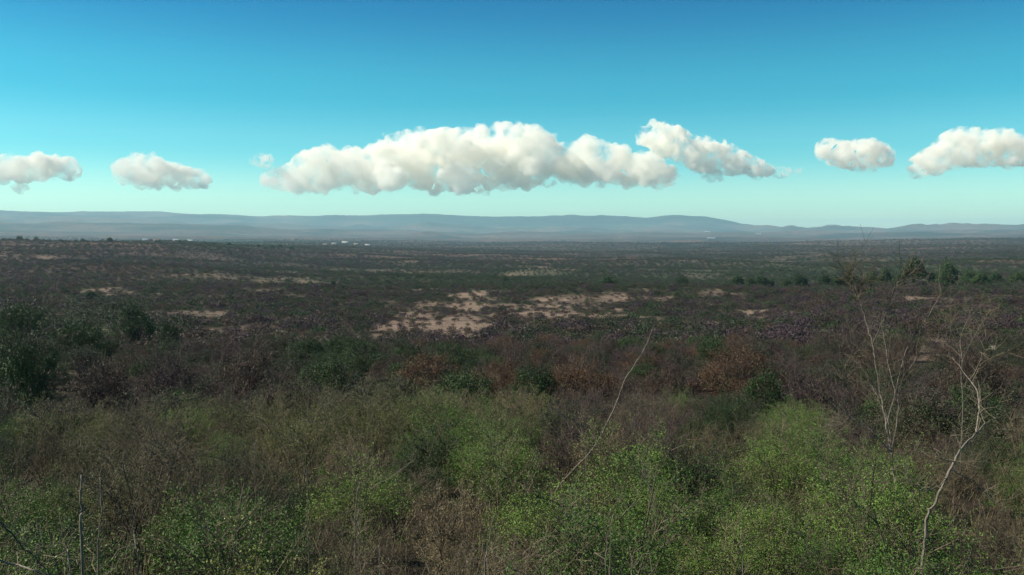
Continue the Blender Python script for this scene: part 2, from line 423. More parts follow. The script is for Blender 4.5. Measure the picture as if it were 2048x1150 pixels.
def leaves_on(P3, rng, n, l, w, jit, up=.3):
    m, k, _ = P3.shape
    i = rng.integers(0, m, n); s = rng.random(n) * (k - 1); j = np.clip(s.astype(int), 0, k - 2); f = (s - j)[:, None]
    c = P3[i, j] * (1 - f) + P3[i, j + 1] * f + rng.normal(0, jit, (n, 3))
    d = norm(norm(P3[i, j + 1] - P3[i, j]) * .5 + rng.normal(0, .6, (n, 3)))
    nn = norm(rng.normal(0, .8, (n, 3)) + np.array([0, 0, up]))
    b = norm(np.cross(nn, d))
    ll = (l * (.6 + .8 * rng.random(n)))[:, None]; ww = (w * (.6 + .8 * rng.random(n)))[:, None]
    V = np.stack([c - d * ll / 2, c + b * ww / 2, c + d * ll / 2, c - b * ww / 2], 1).reshape(-1, 3)
    Q = np.arange(4 * n).reshape(n, 4)
    clump = (i * 7919 % 101) / 101.0
    return V, Q, np.clip(.45 * clump + .55 * rng.random(n), 0, 1)

def plant(name, seed, H, R, n1, n2, n3, nl, ll, lw, leafm, woodm, jit=.02, r0=.018, spread=1, l3=.35, upright=.25, wob=.12, twig_r=.0035, dome=0.0):
    """-> (wood mesh, leaf mesh or None)"""
    rng = np.random.default_rng(seed)
    P1, P2, P3 = grow(rng, H, R, n1, n2, n3, spread, wob, l3, upright)
    Vs, Fs, off = [], [], 0
    for P, ra, rb in ((P1, r0, r0 * .35), (P2, r0 * .4, twig_r), (P3, twig_r, twig_r * .5)):
        k = P.shape[1]; Rr = np.repeat(np.linspace(ra, rb, k)[None], len(P), 0) * (.7 + .6 * rng.random((len(P), 1)))
        V, Q, t = tubes(P, Rr, 3, rng); Vs.append(V); Fs.append((Q + off, 0, t)); off += len(V)
    wood = mesh_from(name + '_stem', np.concatenate(Vs), Fs, [M[woodm]])
    leaf = None
    if nl:
        V, Q, t = leaves_on(P3, rng, int(nl * (1 - dome)), ll, lw, jit)
        if dome:
            V2, Q2, t2 = dome_leaves(rng, int(nl * dome), H, R, ll, lw); Q = np.vstack([Q, Q2 + len(V)]); V = np.vstack([V, V2]); t = np.concatenate([t, t2])
        leaf = mesh_from(name + '_foliage', V, [(Q, 0, t)], [M[leafm]])
    return wood, leaf

def dome_leaves(rng, n, H, R, l, w):
    nc = 60
    u = norm(rng.normal(size=(nc, 3))); u[:, 2] = np.abs(u[:, 2]) * 1.0 - .18
    rr = .62 + .38 * rng.random((nc, 1))
    C = u * rr * np.array([R, R, H * .62]) + np.array([0, 0, H * .36])
    cs = R * (.09 + .12 * rng.random(nc))
    i = rng.integers(0, nc, n)
    v = norm(rng.normal(size=(n, 3))) * (rng.random((n, 1)) ** .5) * np.array([1.15, 1.15, .85])
    c = C[i] + v * cs[i][:, None] * 1.5; c[:, 2] = np.maximum(c[:, 2], .05)
    d = norm(rng.normal(size=(n, 3))); nn = norm(v + rng.normal(0, .6, (n, 3)) + [0, 0, .3]); b = norm(np.cross(nn, d)); d = np.cross(b, nn)
    ll = (l * (.6 + .8 * rng.random(n)))[:, None]; ww = (w * (.6 + .8 * rng.random(n)))[:, None]
    V = np.stack([c - d * ll / 2, c + b * ww / 2, c + d * ll / 2, c - b * ww / 2], 1).reshape(-1, 3)
    return V, np.arange(4 * n).reshape(n, 4), np.clip(.5 * ((i * 37 % 60) / 60.0) + .5 * rng.random(n), 0, 1)

# ------------------------------------------------------------------ ground sheet
az_in = np.radians(np.arange(-42, 42.01, .14))
az_out = np.radians(np.arange(45, 318, 3.0))
AZ = np.concatenate([az_in, az_out]); NA = len(AZ)
RR = np.concatenate([[.8, 1.6, 2.4], np.exp(np.linspace(math.log(3.2), math.log(2500), 330)), np.exp(np.linspace(math.log(2500), math.log(26000), 190))[1:]])
A_, R_ = np.meshgrid(AZ, RR, indexing='ij')
X = R_ * np.sin(A_); Y = R_ * np.cos(A_); Z = ground(X, Y)
idx = np.arange(NA * len(RR)).reshape(NA, len(RR))
a = idx; b = np.roll(idx, -1, 0)
Q = np.stack([a[:, :-1], a[:, 1:], b[:, 1:], b[:, :-1]], -1).reshape(-1, 4)
Vg = np.stack([X, Y, Z], -1).reshape(-1, 3)
# centre cap
ci = len(Vg); Vg = np.vstack([Vg, [[0, 0, EYE - 1.7]]])
T = np.stack([np.full(NA, ci), idx[:, 0], np.roll(idx[:, 0], -1)], -1)
fr = np.sqrt(Vg[:, 0] ** 2 + Vg[:, 1] ** 2)
front = Vg[:, 1] > 0
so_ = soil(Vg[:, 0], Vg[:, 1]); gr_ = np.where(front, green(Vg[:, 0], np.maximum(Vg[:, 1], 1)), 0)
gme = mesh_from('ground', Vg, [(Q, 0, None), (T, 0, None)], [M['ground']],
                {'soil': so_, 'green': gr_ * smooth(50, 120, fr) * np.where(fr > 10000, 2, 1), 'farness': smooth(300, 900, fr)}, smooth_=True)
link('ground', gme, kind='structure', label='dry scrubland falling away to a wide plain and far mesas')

# ------------------------------------------------------------------ scatter of the far scrub (stuff)
PROTO = bpy.data.collections.new('prototypes')
def joined(name, seed, leafm, woodm, H, R, n1, n2, n3, nl, ll, lw, twig=.02):
    """low-detail bush as ONE mesh, for the scatter"""
    rng = np.random.default_rng(seed)
    P1, P2, P3 = grow(rng, H, R, n1, n2, n3, 1.0, .12, .5, .2)
    V1, Q1, t1 = tubes(P2, np.repeat(np.linspace(twig, twig * .4, 5)[None], len(P2), 0), 3, rng)
    V2, Q2, t2 = leaves_on(P3, rng, nl // 2, ll, lw, .16 * R)
    V3, Q3, t3 = dome_leaves(rng, nl // 2, H, R, ll, lw); Q2 = np.vstack([Q2, Q3 + len(V2)]); V2 = np.vstack([V2, V3]); t2 = np.concatenate([t2, t3])
    V2[:, 2] = np.maximum(V2[:, 2], 0)
    return mesh_from(name, np.vstack([V1, V2]), [(Q1, 1, t1), (Q2 + len(V1), 0, t2)], [M[leafm], M[woodm]])
def scatter(name, pts, scale, meshes, label, category):
    """mesh of points whose node tree puts one of the given plants on each point"""
    coll = bpy.data.collections.new(name + '_plants')
    for k, me in enumerate(meshes):
        o = bpy.data.objects.new('%s_plant' % name, me); coll.objects.link(o)
    me = bpy.data.meshes.new(name); me.vertices.add(len(pts)); me.vertices.foreach_set('co', pts.astype(np.float32).ravel())
    at_ = me.attributes.new('size', 'FLOAT_VECTOR', 'POINT')
    at_.data.foreach_set('vector', scale.astype(np.float32).ravel())
    o = link(name, me, kind='stuff', label=label, category=category)
    ng = bpy.data.node_groups.new(name + '_scatter', 'GeometryNodeTree')
    ng.interface.new_socket('Geometry', in_out='INPUT', socket_type='NodeSocketGeometry')
    ng.interface.new_socket('Geometry', in_out='OUTPUT', socket_type='NodeSocketGeometry')
    n, l = ng.nodes, ng.links
    gi = n.new('NodeGroupInput'); go = n.new('NodeGroupOutput')
    ci = n.new('GeometryNodeCollectionInfo'); ci.inputs['Collection'].default_value = coll; ci.inputs['Separate Children'].default_value = True
    ci.inputs['Reset Children'].default_value = True
    ip = n.new('GeometryNodeInstanceOnPoints'); ip.inputs['Pick Instance'].default_value = True
    rv = n.new('FunctionNodeRandomValue'); rv.data_type = 'FLOAT_VECTOR'
    rv.inputs[0].default_value = (-.08, -.08, 0); rv.inputs[1].default_value = (.08, .08, 6.283)
    ri = n.new('FunctionNodeRandomValue'); ri.data_type = 'INT'
    ri.inputs[4].default_value = 0; ri.inputs[5].default_value = len(meshes) - 1
    na = n.new('GeometryNodeInputNamedAttribute'); na.data_type = 'FLOAT_VECTOR'; na.inputs[0].default_value = 'size'
    l.new(gi.outputs[0], ip.inputs['Points']); l.new(ci.outputs[0], ip.inputs['Instance'])
    l.new(rv.outputs[0], ip.inputs['Rotation']); l.new(ri.outputs[2], ip.inputs['Instance Index'])
    l.new(na.outputs[0], ip.inputs['Scale']); l.new(ip.outputs[0], go.inputs[0])
    md = o.modifiers.new('scatter', 'NODES'); md.node_group = ng
    return o

def jitter_ring(r0, r1, spacing_f, amax, rng):
    """points in the front sector, spacing growing with distance"""
    out_ = []; r = r0
    while r < r1:
        s = spacing_f(r); n = int(2 * amax * r / s)
        a = -amax + 2 * amax * (np.arange(n) + rng.random(n)) / n
        rr = r + s * (rng.random(n) - .5)
        out_.append(np.stack([rr * np.sin(a), rr * np.cos(a)], -1)); r += s
    return np.concatenate(out_)
R_IND = 112.0      # to here every bush is an object of its own
rng = np.random.default_rng(99)
pts = jitter_ring(R_IND, 5200, lambda r: 3.0 * (max(r, 300) / 300) ** 0.72 if r < 1200 else 3.0 * 4 ** .72 * (r / 1200) ** .95, radians(37), rng)
pr = np.hypot(pts[:, 0], pts[:, 1])
pz = ground(pts[:, 0], pts[:, 1])
ps = soil(pts[:, 0], pts[:, 1]); pg = green(pts[:, 0], pts[:, 1])
keep = rng.random(len(pts)) > np.clip(ps * .95 - .15, 0, .66)
# the dirt track stays clear
TRACK = [(1870, 712), (1925, 705), (1975, 697), (2048, 687), (2140, 676)]
TW = []
for px, py in TRACK:
    r, a_ = hit(px, py); TW.append((r * sin(a_), r * cos(a_)))
TW = np.array(TW)
def track_dist(x, y):
    d = np.full(np.shape(x), 1e9)
    for k in range(len(TW) - 1):
        p0, p1 = TW[k], TW[k + 1]; v = p1 - p0
        t = np.clip(((x - p0[0]) * v[0] + (y - p0[1]) * v[1]) / (v @ v), 0, 1)
        d = np.minimum(d, np.hypot(x - p0[0] - t * v[0], y - p0[1] - t * v[1]))
    return d
keep &= track_dist(pts[:, 0], pts[:, 1]) > 3.2
pts, pz, ps, pg, pr = pts[keep], pz[keep], ps[keep], pg[keep], pr[keep]
P3d = np.column_stack([pts, pz - .05])
sz = (0.55 + .75 * rng.random(len(pts)) ** 1.6) * np.where(pr < 1200, (np.maximum(pr, 350) / 350) ** .35, 1.54 * (pr / 1200) ** .55)
sz *= np.where(ps > .25, .6, 1.0)
SZ = np.stack([sz * (.85 + .5 * rng.random(len(pts))), sz * (.85 + .5 * rng.random(len(pts))), sz * (.6 + .35 * rng.random(len(pts)))], -1)
SZ[:, 2] *= np.where(pr > 1200, .75, 1)
tone = fbm(pts[:, 0], pts[:, 1], 90, 3, 55)
u = rng.random(len(pts))
isg = (u < pg * .85 + .10 + .25 * smooth(.55, .7, tone))
isd = (~isg) & (rng.random(len(pts)) < .13)
ism = (~isg) & (~isd) & (rng.random(len(pts)) < .55)
isb = (~isg) & (~isd) & (~ism)
sets = [('green_scrub', isg, 'olive', 'dark', 'thin dull green scrub spread over the plain and low ridge'),
        ('dark_scrub', isd, 'dark', 'dark', 'scattered dark evergreen scrub dotting the brown plain'),
        ('leafless_scrub', ism, 'mauve', 'mauve', 'leafless mauve brown thorn scrub covering the plain'),
        ('brown_scrub', isb, 'brown', 'brown', 'brown dry scrub in among the pale clearings')]
M['gscrub'] = leaf_mat('dull_green_scrub', [(0.019, 0.029, 0.014), (0.034, 0.048, 0.020), (0.056, 0.068, 0.029)])
for k, (nm, msk, m1, m2, lb) in enumerate(sets):
    m1 = {'olive': 'gscrub'}.get(m1, m1)
    wm = 'twigmauve' if nm in ('leafless_scrub', 'brown_scrub') else 'twigdark'
    mel = [joined(nm + '_plant', 500 + 10 * k + j, m1, wm, 2.4, 1.7, 7, 6, 5, 430, .27, .16) for j in range(4)]
    scatter(nm, P3d[msk], SZ[msk], mel, lb, 'scrub')

# ------------------------------------------------------------------ plants that are things
def make_plant(kind, name, seed):
    K = KINDS[kind]
    return plant(name, seed, **K)
KINDS = {
    # foreground shrubs (2 m tall)
    'leafy': dict(H=2.1, R=1.35, n1=13, n2=9, n3=8, nl=13500, ll=.032, lw=.017, leafm='green', woodm='twig', jit=.03, dome=.6),
    'limy': dict(H=1.9, R=.9, n1=9, n2=8, n3=7, nl=9000, ll=.032, lw=.016, leafm='lime', woodm='twig', jit=.03, upright=.5),
    'olive': dict(H=2.1, R=1.35, n1=13, n2=9, n3=9, nl=9500, ll=.032, lw=.014, leafm='olive', woodm='twig', jit=.03, dome=.45),
    'straw': dict(H=1.9, R=1.1, n1=12, n2=9, n3=8, nl=7000, ll=.042, lw=.010, leafm='straw', woodm='twig', jit=.03, upright=.45),
    'dark': dict(H=2.0, R=1.3, n1=12, n2=9, n3=8, nl=12000, ll=.036, lw=.018, leafm='dark', woodm='twigdark', jit=.03, dome=.6),
    'bare': dict(H=2.1, R=1.35, n1=14, n2=11, n3=12, nl=1800, ll=.028, lw=.014, leafm='olive', woodm='twig', jit=.02, l3=.45),
    'mauve': dict(H=2.0, R=1.3, n1=14, n2=11, n3=12, nl=700, ll=.025, lw=.01, leafm='brown', woodm='twigmauve', l3=.45, upright=.4),
    # bushes and small trees down the slope (4 m)
    'm_green': dict(H=3.6, R=2.3, n1=10, n2=9, n3=7, nl=9500, ll=.10, lw=.055, leafm='dark', woodm='twigdark', jit=.12, r0=.05, twig_r=.008, dome=.75),
    'm_olive': dict(H=3.0, R=2.1, n1=10, n2=9, n3=7, nl=7500, ll=.09, lw=.045, leafm='gscrub', woodm='twigmauve', jit=.12, r0=.05, twig_r=.008, dome=.6),
    'm_rust': dict(H=3.6, R=2.5, n1=14, n2=10, n3=8, nl=15000, ll=.075, lw=.036, leafm='rust', woodm='twigmauve', jit=.14, r0=.04, twig_r=.006, dome=.88),
    'm_brown': dict(H=3.0, R=2.2, n1=14, n2=10, n3=9, nl=7500, ll=.085, lw=.035, leafm='brown', woodm='twigmauve', jit=.12, r0=.04, twig_r=.007, dome=.65),
    'm_bare': dict(H=2.8, R=1.9, n1=14, n2=10, n3=10, nl=3500, ll=.08, lw=.03, leafm='mauve', woodm='twigmauve', jit=.12, r0=.035, twig_r=.008, l3=.45, dome=.5),
    'r_tree': dict(H=6.5, R=3.6, n1=9, n2=8, n3=7, nl=4200, ll=.42, lw=.26, leafm='dark', woodm='twigdark', jit=.35, r0=.12, twig_r=.02, dome=.8),
}
LIB = {}
def lib(kind, k):
    if (kind, k) not in LIB: LIB[(kind, k)] = make_plant(kind, kind, 1000 + hash_kind(kind) + k)
    return LIB[(kind, k)]
def hash_kind(s): return sum(ord(c) * (i + 3) for i, c in enumerate(s)) * 13
def put(kind, var, name, x, y, z, s, rot, label, cat, group, stem='stem', crown='foliage', zs=1.0):
    w_, l_ = lib(kind, var)
    root = link(name, None, label=label, category=cat)
    if group: root['group'] = group
    root.location = (x, y, z); root.rotation_euler = (0, 0, rot); root.scale = (s, s, s * zs)
    link(stem, w_, root)
    if l_: link(crown, l_, root)
    return root

# shrubs of the near slope: kind by place
FG = [(1250, 1000, 160, 100, 'leafy'), (1560, 980, 150, 110, 'leafy'), (1750, 950, 130, 90, 'leafy'), (1700, 1090, 260, 80, 'leafy'),
      (1000, 850, 90, 45, 'leafy'), (60, 980, 90, 100, 'leafy'), (480, 1070, 60, 70, 'limy'), (1020, 1100, 50, 50, 'limy'), (850, 1120, 50, 40, 'limy'),
      (560, 840, 180, 35, 'olive'), (420, 850, 120, 40, 'leafy'), (300, 960, 90, 40, 'olive'), (520, 930, 70, 40, 'leafy'), (180, 930, 90, 40, 'leafy'), (800, 1000, 50, 50, 'olive'), (150, 820, 160, 50, 'olive'), (1200, 835, 160, 40, 'mauve'), (1370, 880, 90, 50, 'bare'), (270, 880, 120, 50, 'bare'),
      (600, 980, 50, 50, 'bare'), (850, 1040, 80, 45, 'bare'), (960, 970, 100, 60, 'straw'), (1380, 1090, 80, 60, 'mauve'), (350, 1060, 90, 80, 'olive'),
      (1830, 850, 180, 60, 'mauve'), (750, 1090, 90, 60, 'mauve'), (880, 900, 70, 30, 'dark'), (1450, 850, 80, 40, 'dark'), (1960, 960, 70, 90, 'dark'),
      (1950, 1090, 90, 70, 'leafy'), (1060, 805, 60, 25, 'straw'), (820, 930, 60, 40, 'straw'), (180, 1110, 80, 40, 'bare'), (90, 1060, 60, 50, 'leafy'), (640, 900, 90, 40, 'leafy'), (720, 960, 60, 50, 'leafy'), (450, 1000, 70, 40, 'leafy'), (1120, 1050, 60, 50, 'leafy'), (720, 860, 100, 50, 'olive'),
      (1960, 860, 90, 40, 'bare'), (640, 1100, 60, 50, 'olive'), (400, 940, 60, 40, 'bare'), (60, 880, 90, 40, 'dark')]
NAMES = {'leafy': 'leafy_shrub', 'limy': 'leafy_shrub', 'olive': 'olive_shrub', 'straw': 'dry_shrub', 'dark': 'dark_shrub', 'bare': 'thorn_shrub', 'mauve': 'thorn_shrub'}
DESC = {'leafy': 'bright green small leaved shrub', 'limy': 'yellow green upright shrub', 'olive': 'olive green thin leaved shrub', 'straw': 'straw coloured dry shrub',
        'dark': 'dark green dense shrub', 'bare': 'grey almost leafless thorn shrub', 'mauve': 'mauve brown leafless thorn shrub'}
# landmarks used in labels: (photo x, photo y, phrase)
MARKS = [(1780, 900, 'the tall bare tree'), (1890, 960, 'the pale leaning trunk'), (1190, 890, 'the long diagonal pale stem'), (163, 1010, 'the straight dead stake'),
         (975, 1100, 'the pale upright stalk'), (720, 1000, 'the arching yellow stem'), (1450, 860, 'the dark hollow'), (500, 850, 'the low brow'),
         (1250, 1010, 'the bright green thicket'), (820, 930, 'the yellow tufts')]
used = {}
def where(px, py):
    m = min(MARKS, key=lambda q: (q[0] - px) ** 2 + 2.2 * (q[1] - py) ** 2)
    dx, dy = px - m[0], py - m[1]
    rel = ('left of' if dx < 0 else 'right of') if abs(dx) > abs(dy) * 1.2 else ('just behind' if dy < 0 else 'in front of')
    d = math.hypot(dx, dy)
    return (('close ' if d < 110 else '') + rel + ' ' + m[2]) if rel[0] in 'lr' else rel + ' ' + m[2]
rng = np.random.default_rng(4)
cand = []
for _ in range(14000):
    a_ = (rng.random() * 2 - 1) * radians(37); r_ = sqrt(6.2 ** 2 + rng.random() * (46 ** 2 - 6.2 ** 2))
    x, y = r_ * sin(a_), r_ * cos(a_)
    dmin = 1.22 + .022 * r_
    if all((x - c[0]) ** 2 + (y - c[1]) ** 2 > dmin ** 2 for c in cand): cand.append((x, y, r_))
KF = ['olive', 'bare', 'leafy', 'olive', 'leafy', 'straw', 'leafy', 'dark', 'olive', 'leafy']
HOLLOWS = [(880, 905, 40, 22), (960, 925, 50, 18), (1120, 905, 35, 18), (1450, 862, 60, 24), (1960, 950, 60, 60), (30, 900, 50, 30), (545, 925, 40, 25), (170, 1000, 40, 30), (400, 880, 40, 20),
           (760, 905, 30, 16), (1790, 850, 40, 20), (640, 1020, 35, 25), (1500, 1100, 40, 25), (1340, 1120, 40, 25), (1180, 935, 30, 15), (420, 1100, 40, 25), (1700, 830, 50, 16)]
for (x, y, r_) in cand:
    z = float(ground(x, y))
    px, py = [float(v) for v in project(x, y, z + 1.7)]
    hol = max(math.exp(-.5 * (((px - a) / c) ** 2 + ((py - b) / d) ** 2)) for a, b, c, d in HOLLOWS)
    if hol > .55: continue
    best, bk = .35, None
    for (a, b, c, d, k) in FG:
        v = math.exp(-.6 * (((px - a) / c) ** 2 + ((py - b) / d) ** 2)) + rng.random() * .15
        if v > best: best, bk = v, k
    if hol > .2: bk = 'dark' if rng.random() < .6 else 'bare'
    elif bk is None or rng.random() < .30: bk = KF[rng.integers(0, len(KF))]
    s = (.62 + .55 * rng.random()) * (.75 if hol > .2 else 1) * (1 if r_ > 9 else .82)
    lab = DESC[bk] + ' ' + where(px, py)
    put(bk, int(rng.integers(0, 4)), NAMES[bk], x, y, z - .03, s, rng.random() * 6.28, lab, 'shrub', 'shrubs crowding the near slope')
print('near shrubs', len(cand))

# marked bushes on the lower slope: photo x, photo row of the crown top, distance, kind, width scale, label
MID = [(860, 698, 58, 'm_rust', 1.15, 'wide rust brown round bush left of centre below the clearing'),
       (1000, 712, 55, 'm_rust', .85, 'reddest round bush, between two green ones below the clearing'),
       (1150, 712, 56, 'm_rust', 1.2, 'broad rust brown bush right of the reddest one'),
       (1480, 688, 64, 'm_rust', 1.45, 'largest domed brown bush left of the tall bare tree'),
       (1530, 735, 48, 'm_green', .65, 'small dark green bush in front of the largest domed brown bush'),
       (1070, 722, 52, 'm_green', .7, 'mid green bush wedged between two rust brown bushes'),
       (925, 725, 50, 'm_green', .9, 'mid green bush below the wide rust brown bush'),
       (660, 715, 60, 'm_green', 1.0, 'green rounded bush at the left of the rust brown row'),
       (780, 745, 45, 'm_olive', 1.1, 'olive brown rounded bush in front of the rust brown row'),
       (150, 628, 95, 'm_green', 1.15, 'large dark green tree crown at the left of the valley'),
       (265, 605, 130, 'm_green', 1.3, 'dark green twin crowned tree left of the valley clearings'),
       (60, 672, 62, 'm_green', .95, 'dark green tree at the left margin of the valley'),
       (40, 592, 140, 'm_green', 1.5, 'distant dark green tree at the left margin'),
       (335, 640, 110, 'm_green', .7, 'small dark bush right of the twin crowned tree'),
       (525, 665, 90, 'm_brown', .9, 'dark brown bush left of the small pale clearing'),
       (1430, 662, 85, 'm_green', .8, 'nearly black bush above the largest domed brown bush'),
       (1330, 725, 60, 'm_brown', .9, 'tan dry bush right of the diagonal stem'),
       (1720, 640, 110, 'm_bare', 1.3, 'bare grey bush behind the tall bare tree'),
       (500, 690, 62, 'm_brown', 1.2, 'brown bush at the left of the green rounded bush'),
       (200, 715, 55, 'm_brown', 1.1, 'dull brown bush in front of the left dark trees'),
       (330, 715, 58, 'm_bare', 1.2, 'grey brown leafless bush in front of the left clearings'),
       (1620, 745, 50, 'm_bare', 1.1, 'leafless brown bush just left of the tall bare tree'),
       (1960, 700, 60, 'm_brown', 1.2, 'dark brown bush below the dirt track')]
MN = {'m_green': 'green_bush', 'm_olive': 'green_bush', 'm_rust': 'rust_bush', 'm_brown': 'brown_bush', 'm_bare': 'leafless_bush', 'r_tree': 'evergreen_tree'}
MD = {'m_green': 'dark green rounded bush', 'm_olive': 'dull green thin bush', 'm_rust': 'rust brown bush', 'm_brown': 'brown dry bush', 'm_bare': 'mauve grey leafless bush'}
MARKS_M = [(150, 650, 'the left dark trees'), (600, 690, 'the small clearing'), (940, 650, 'the largest clearing'), (1000, 735, 'the reddest bush'),
           (1480, 715, 'the largest domed bush'), (660, 745, 'the green rounded bush'), (1330, 735, 'the tan dry bush'), (1780, 740, 'the tall bare tree'),
           (1960, 720, 'the dirt track'), (340, 730, 'the grey leafless bush'), (1205, 650, 'the right clearing')]
taken = []
for k, (px, py, r, kd, s, lab) in enumerate(MID):
    a_ = float(ray(px, py)[0]); x, y = r * sin(a_), r * cos(a_); z = float(ground(x, y))
    top = float(at(px, py, r)[2]); Hk = KINDS[kd]['H']
    zs = np.clip((top - z) / (Hk * s * .95), .55, 1.9)
    put(kd, k % 3, MN[kd], x, y, z - .05, s, k * 1.7, lab, 'bush', 'bushes on the lower slope', zs=float(zs))
    taken.append((x, y, 2.2 * s))
rng = np.random.default_rng(12)
q = jitter_ring(41, R_IND, lambda r: 2.75, radians(36), rng)
q = q[track_dist(q[:, 0], q[:, 1]) > 3.5]
qs = soil(q[:, 0], q[:, 1]); qg = green(q[:, 0], q[:, 1]); qz = ground(q[:, 0], q[:, 1])
cnt = {}
for k in range(len(q)):
    x, y = q[k]; r = math.hypot(x, y)
    if rng.random() < max(qs[k] * 1.6 - .1, 0): continue
    if any((x - t[0]) ** 2 + (y - t[1]) ** 2 < (t[2] + 1.05) ** 2 for t in taken): continue
    taken.append((x, y, 1.15))
    px, py = [float(v) for v in project(x, y, qz[k] + 1.5)]
    u_ = rng.random()
    if u_ < qg[k] * .8 + .06: kd = 'm_green'
    elif u_ < qg[k] + .28: kd = 'm_olive'
    else: kd = ['m_brown', 'm_bare', 'm_olive', 'm_brown', 'm_olive' if px < 760 or px > 1620 else 'm_rust', 'm_brown'][rng.integers(0, 6)]
    cnt[kd] = cnt.get(kd, 0) + 1
    px, py = [float(v) for v in project(x, y, qz[k] + 1.5)]
    m_ = min(MARKS_M, key=lambda t_: (t_[0] - px) ** 2 + 9 * (t_[1] - py) ** 2)
    pos = ('left of ' if px < m_[0] else 'right of ') + m_[2]
    dep = 'below the brow' if r < 58 else ('on mid slope' if r < 80 else ('low on the slope' if r < 96 else 'at the slope foot'))
    put(kd, int(rng.integers(0, 3)), MN[kd], x, y, qz[k] - .05, (.55 + .45 * rng.random()) * (.66 if r < 60 and 780 < px < 1600 else 1), rng.random() * 6.28,
        '%s %s, %s' % (MD[kd], dep, pos), 'bush', 'bushes on the lower slope', zs=.75 + .3 * rng.random())
print('slope bushes', cnt)

# evergreen trees along the low ridge: photo x, crown top row, base row, width px, distance
RIDGE = [(1217, 530, 548, 32, 420), (1365, 534, 551, 20, 430), (1473, 522, 540, 26, 470), (1525, 524, 542, 34, 475), (1502, 535, 552, 14, 440),
         (1828, 504, 536, 34, 470), (1898, 502, 530, 25, 485), (1800, 525, 545, 24, 470), (1700, 527, 548, 34, 470), (1650, 530, 550, 28, 465),
         (1600, 532, 552, 30, 460), (1745, 524, 548, 30, 470), (1870, 528, 548, 26, 475), (1940, 526, 545, 30, 480), (1990, 524, 545, 34, 480),
         (2040, 522, 542, 34, 480), (1575, 532, 548, 22, 465), (1770, 528, 552, 28, 450), (1675, 536, 556, 26, 445), (1255, 538, 548, 14, 430),
         (665, 552, 568, 14, 420), (690, 562, 572, 16, 410), (445, 568, 580, 18, 380), (180, 582, 605, 26, 330), (1010, 530, 542, 18, 520), (872, 540, 547, 12, 480),
         (1960, 535, 556, 34, 440), (1890, 538, 560, 30, 440), (2090, 520, 545, 40, 470)]
RL = ['dark round evergreen at the open end of the ridge', 'small isolated round evergreen on the ridge', 'rounded evergreen on the ridge crest, left end of the belt',
      'wide low evergreen beside the rounded ridge tree', 'small evergreen below the two ridge crest trees', 'tall evergreen above the bare tree on the ridge',
      'tallest dark evergreen standing against the hazy plain']
for k, (px, py, pb, wpx, r) in enumerate(RIDGE):
    a_ = float(ray(px, py)[0]); x, y = r * sin(a_), r * cos(a_); z = float(ground(x, y))
    H = (pb - py) * r / F; W = wpx * r / F
    top = float(at(px, py, r)[2]); H = max(H * .8, min(top - z, H * 1.3))
    s = W / 2 / 3.3 * (1.2 if k < 7 else .72 + .35 * ((k * 37) % 11) / 11); H *= (1.25 if k < 7 else .9 + .3 * ((k * 23) % 7) / 7)
    lab = RL[k] if k < len(RL) else ('evergreen in the belt of trees along the right of the ridge' if k not in (19, 20, 21, 22, 23, 24, 25)
        else 'lone small dark tree out on the brown plain')
    put('r_tree', k % 3, 'evergreen_tree', x, y, z - .1, s, k * 2.1, lab, 'tree', 'evergreens along the low ridge', stem='trunk', crown='crown', zs=H / 6.3 / s)

# dark trees along the crest of the left hill
rng = np.random.default_rng(31)
for k in range(34):
    px = 30 + 560 * (k + .6 * rng.random()) / 34
    a_ = float(ray(px, 480)[0]); r = 1380 + 160 * rng.random(); x, y = r * sin(a_), r * cos(a_); z = float(ground(x, y))
    s = .8 + .7 * rng.random()
    put('r_tree', k % 3, 'hilltop_tree', x, y, z - .1, s, k * 1.3, 'dark tree in the thin line along the left hill crest', 'tree', 'trees along the left hill crest',
        stem='trunk', crown='crown', zs=.75 + .4 * rng.random())

# ------------------------------------------------------------------ bare trees, stems and stalks of the near slope
def spline(P, n):
    P = np.asarray(P, float); k = len(P)
    t = np.linspace(0, k - 1, n); i = np.clip(t.astype(int), 0, k - 2); f = (t - i)[:, None]
    p0 = P[np.clip(i - 1, 0, k - 1)]; p1 = P[i]; p2 = P[i + 1]; p3 = P[np.clip(i + 2, 0, k - 1)]
    return .5 * (2 * p1 + (p2 - p0) * f + (2 * p0 - 5 * p1 + 4 * p2 - p3) * f ** 2 + (3 * p1 - p0 - 3 * p2 + p3) * f ** 3)
def limb(rng, pts_px, r, dr=0.0, r0=.02, r1=.006, n=None, down=False):
    """a branch through photo pixels at distances r .. r+dr"""
    k = len(pts_px)
    P = [at(px, py, r + dr * i / max(1, k - 1) + (rng.normal(0, .06) if 0 < i < k - 1 else 0)) for i, (px, py) in enumerate(pts_px)]
    if down:
        g = float(ground(P[0][0], P[0][1])) - .1
        if P[0][2] > g: P.insert(0, np.array([P[0][0], P[0][1], g]))
    P = spline(P, n or max(6, len(P) * 4))
    P[1:-1] += rng.normal(0, .006, (len(P) - 2, 3))
    return P, np.linspace(r0, r1, len(P))
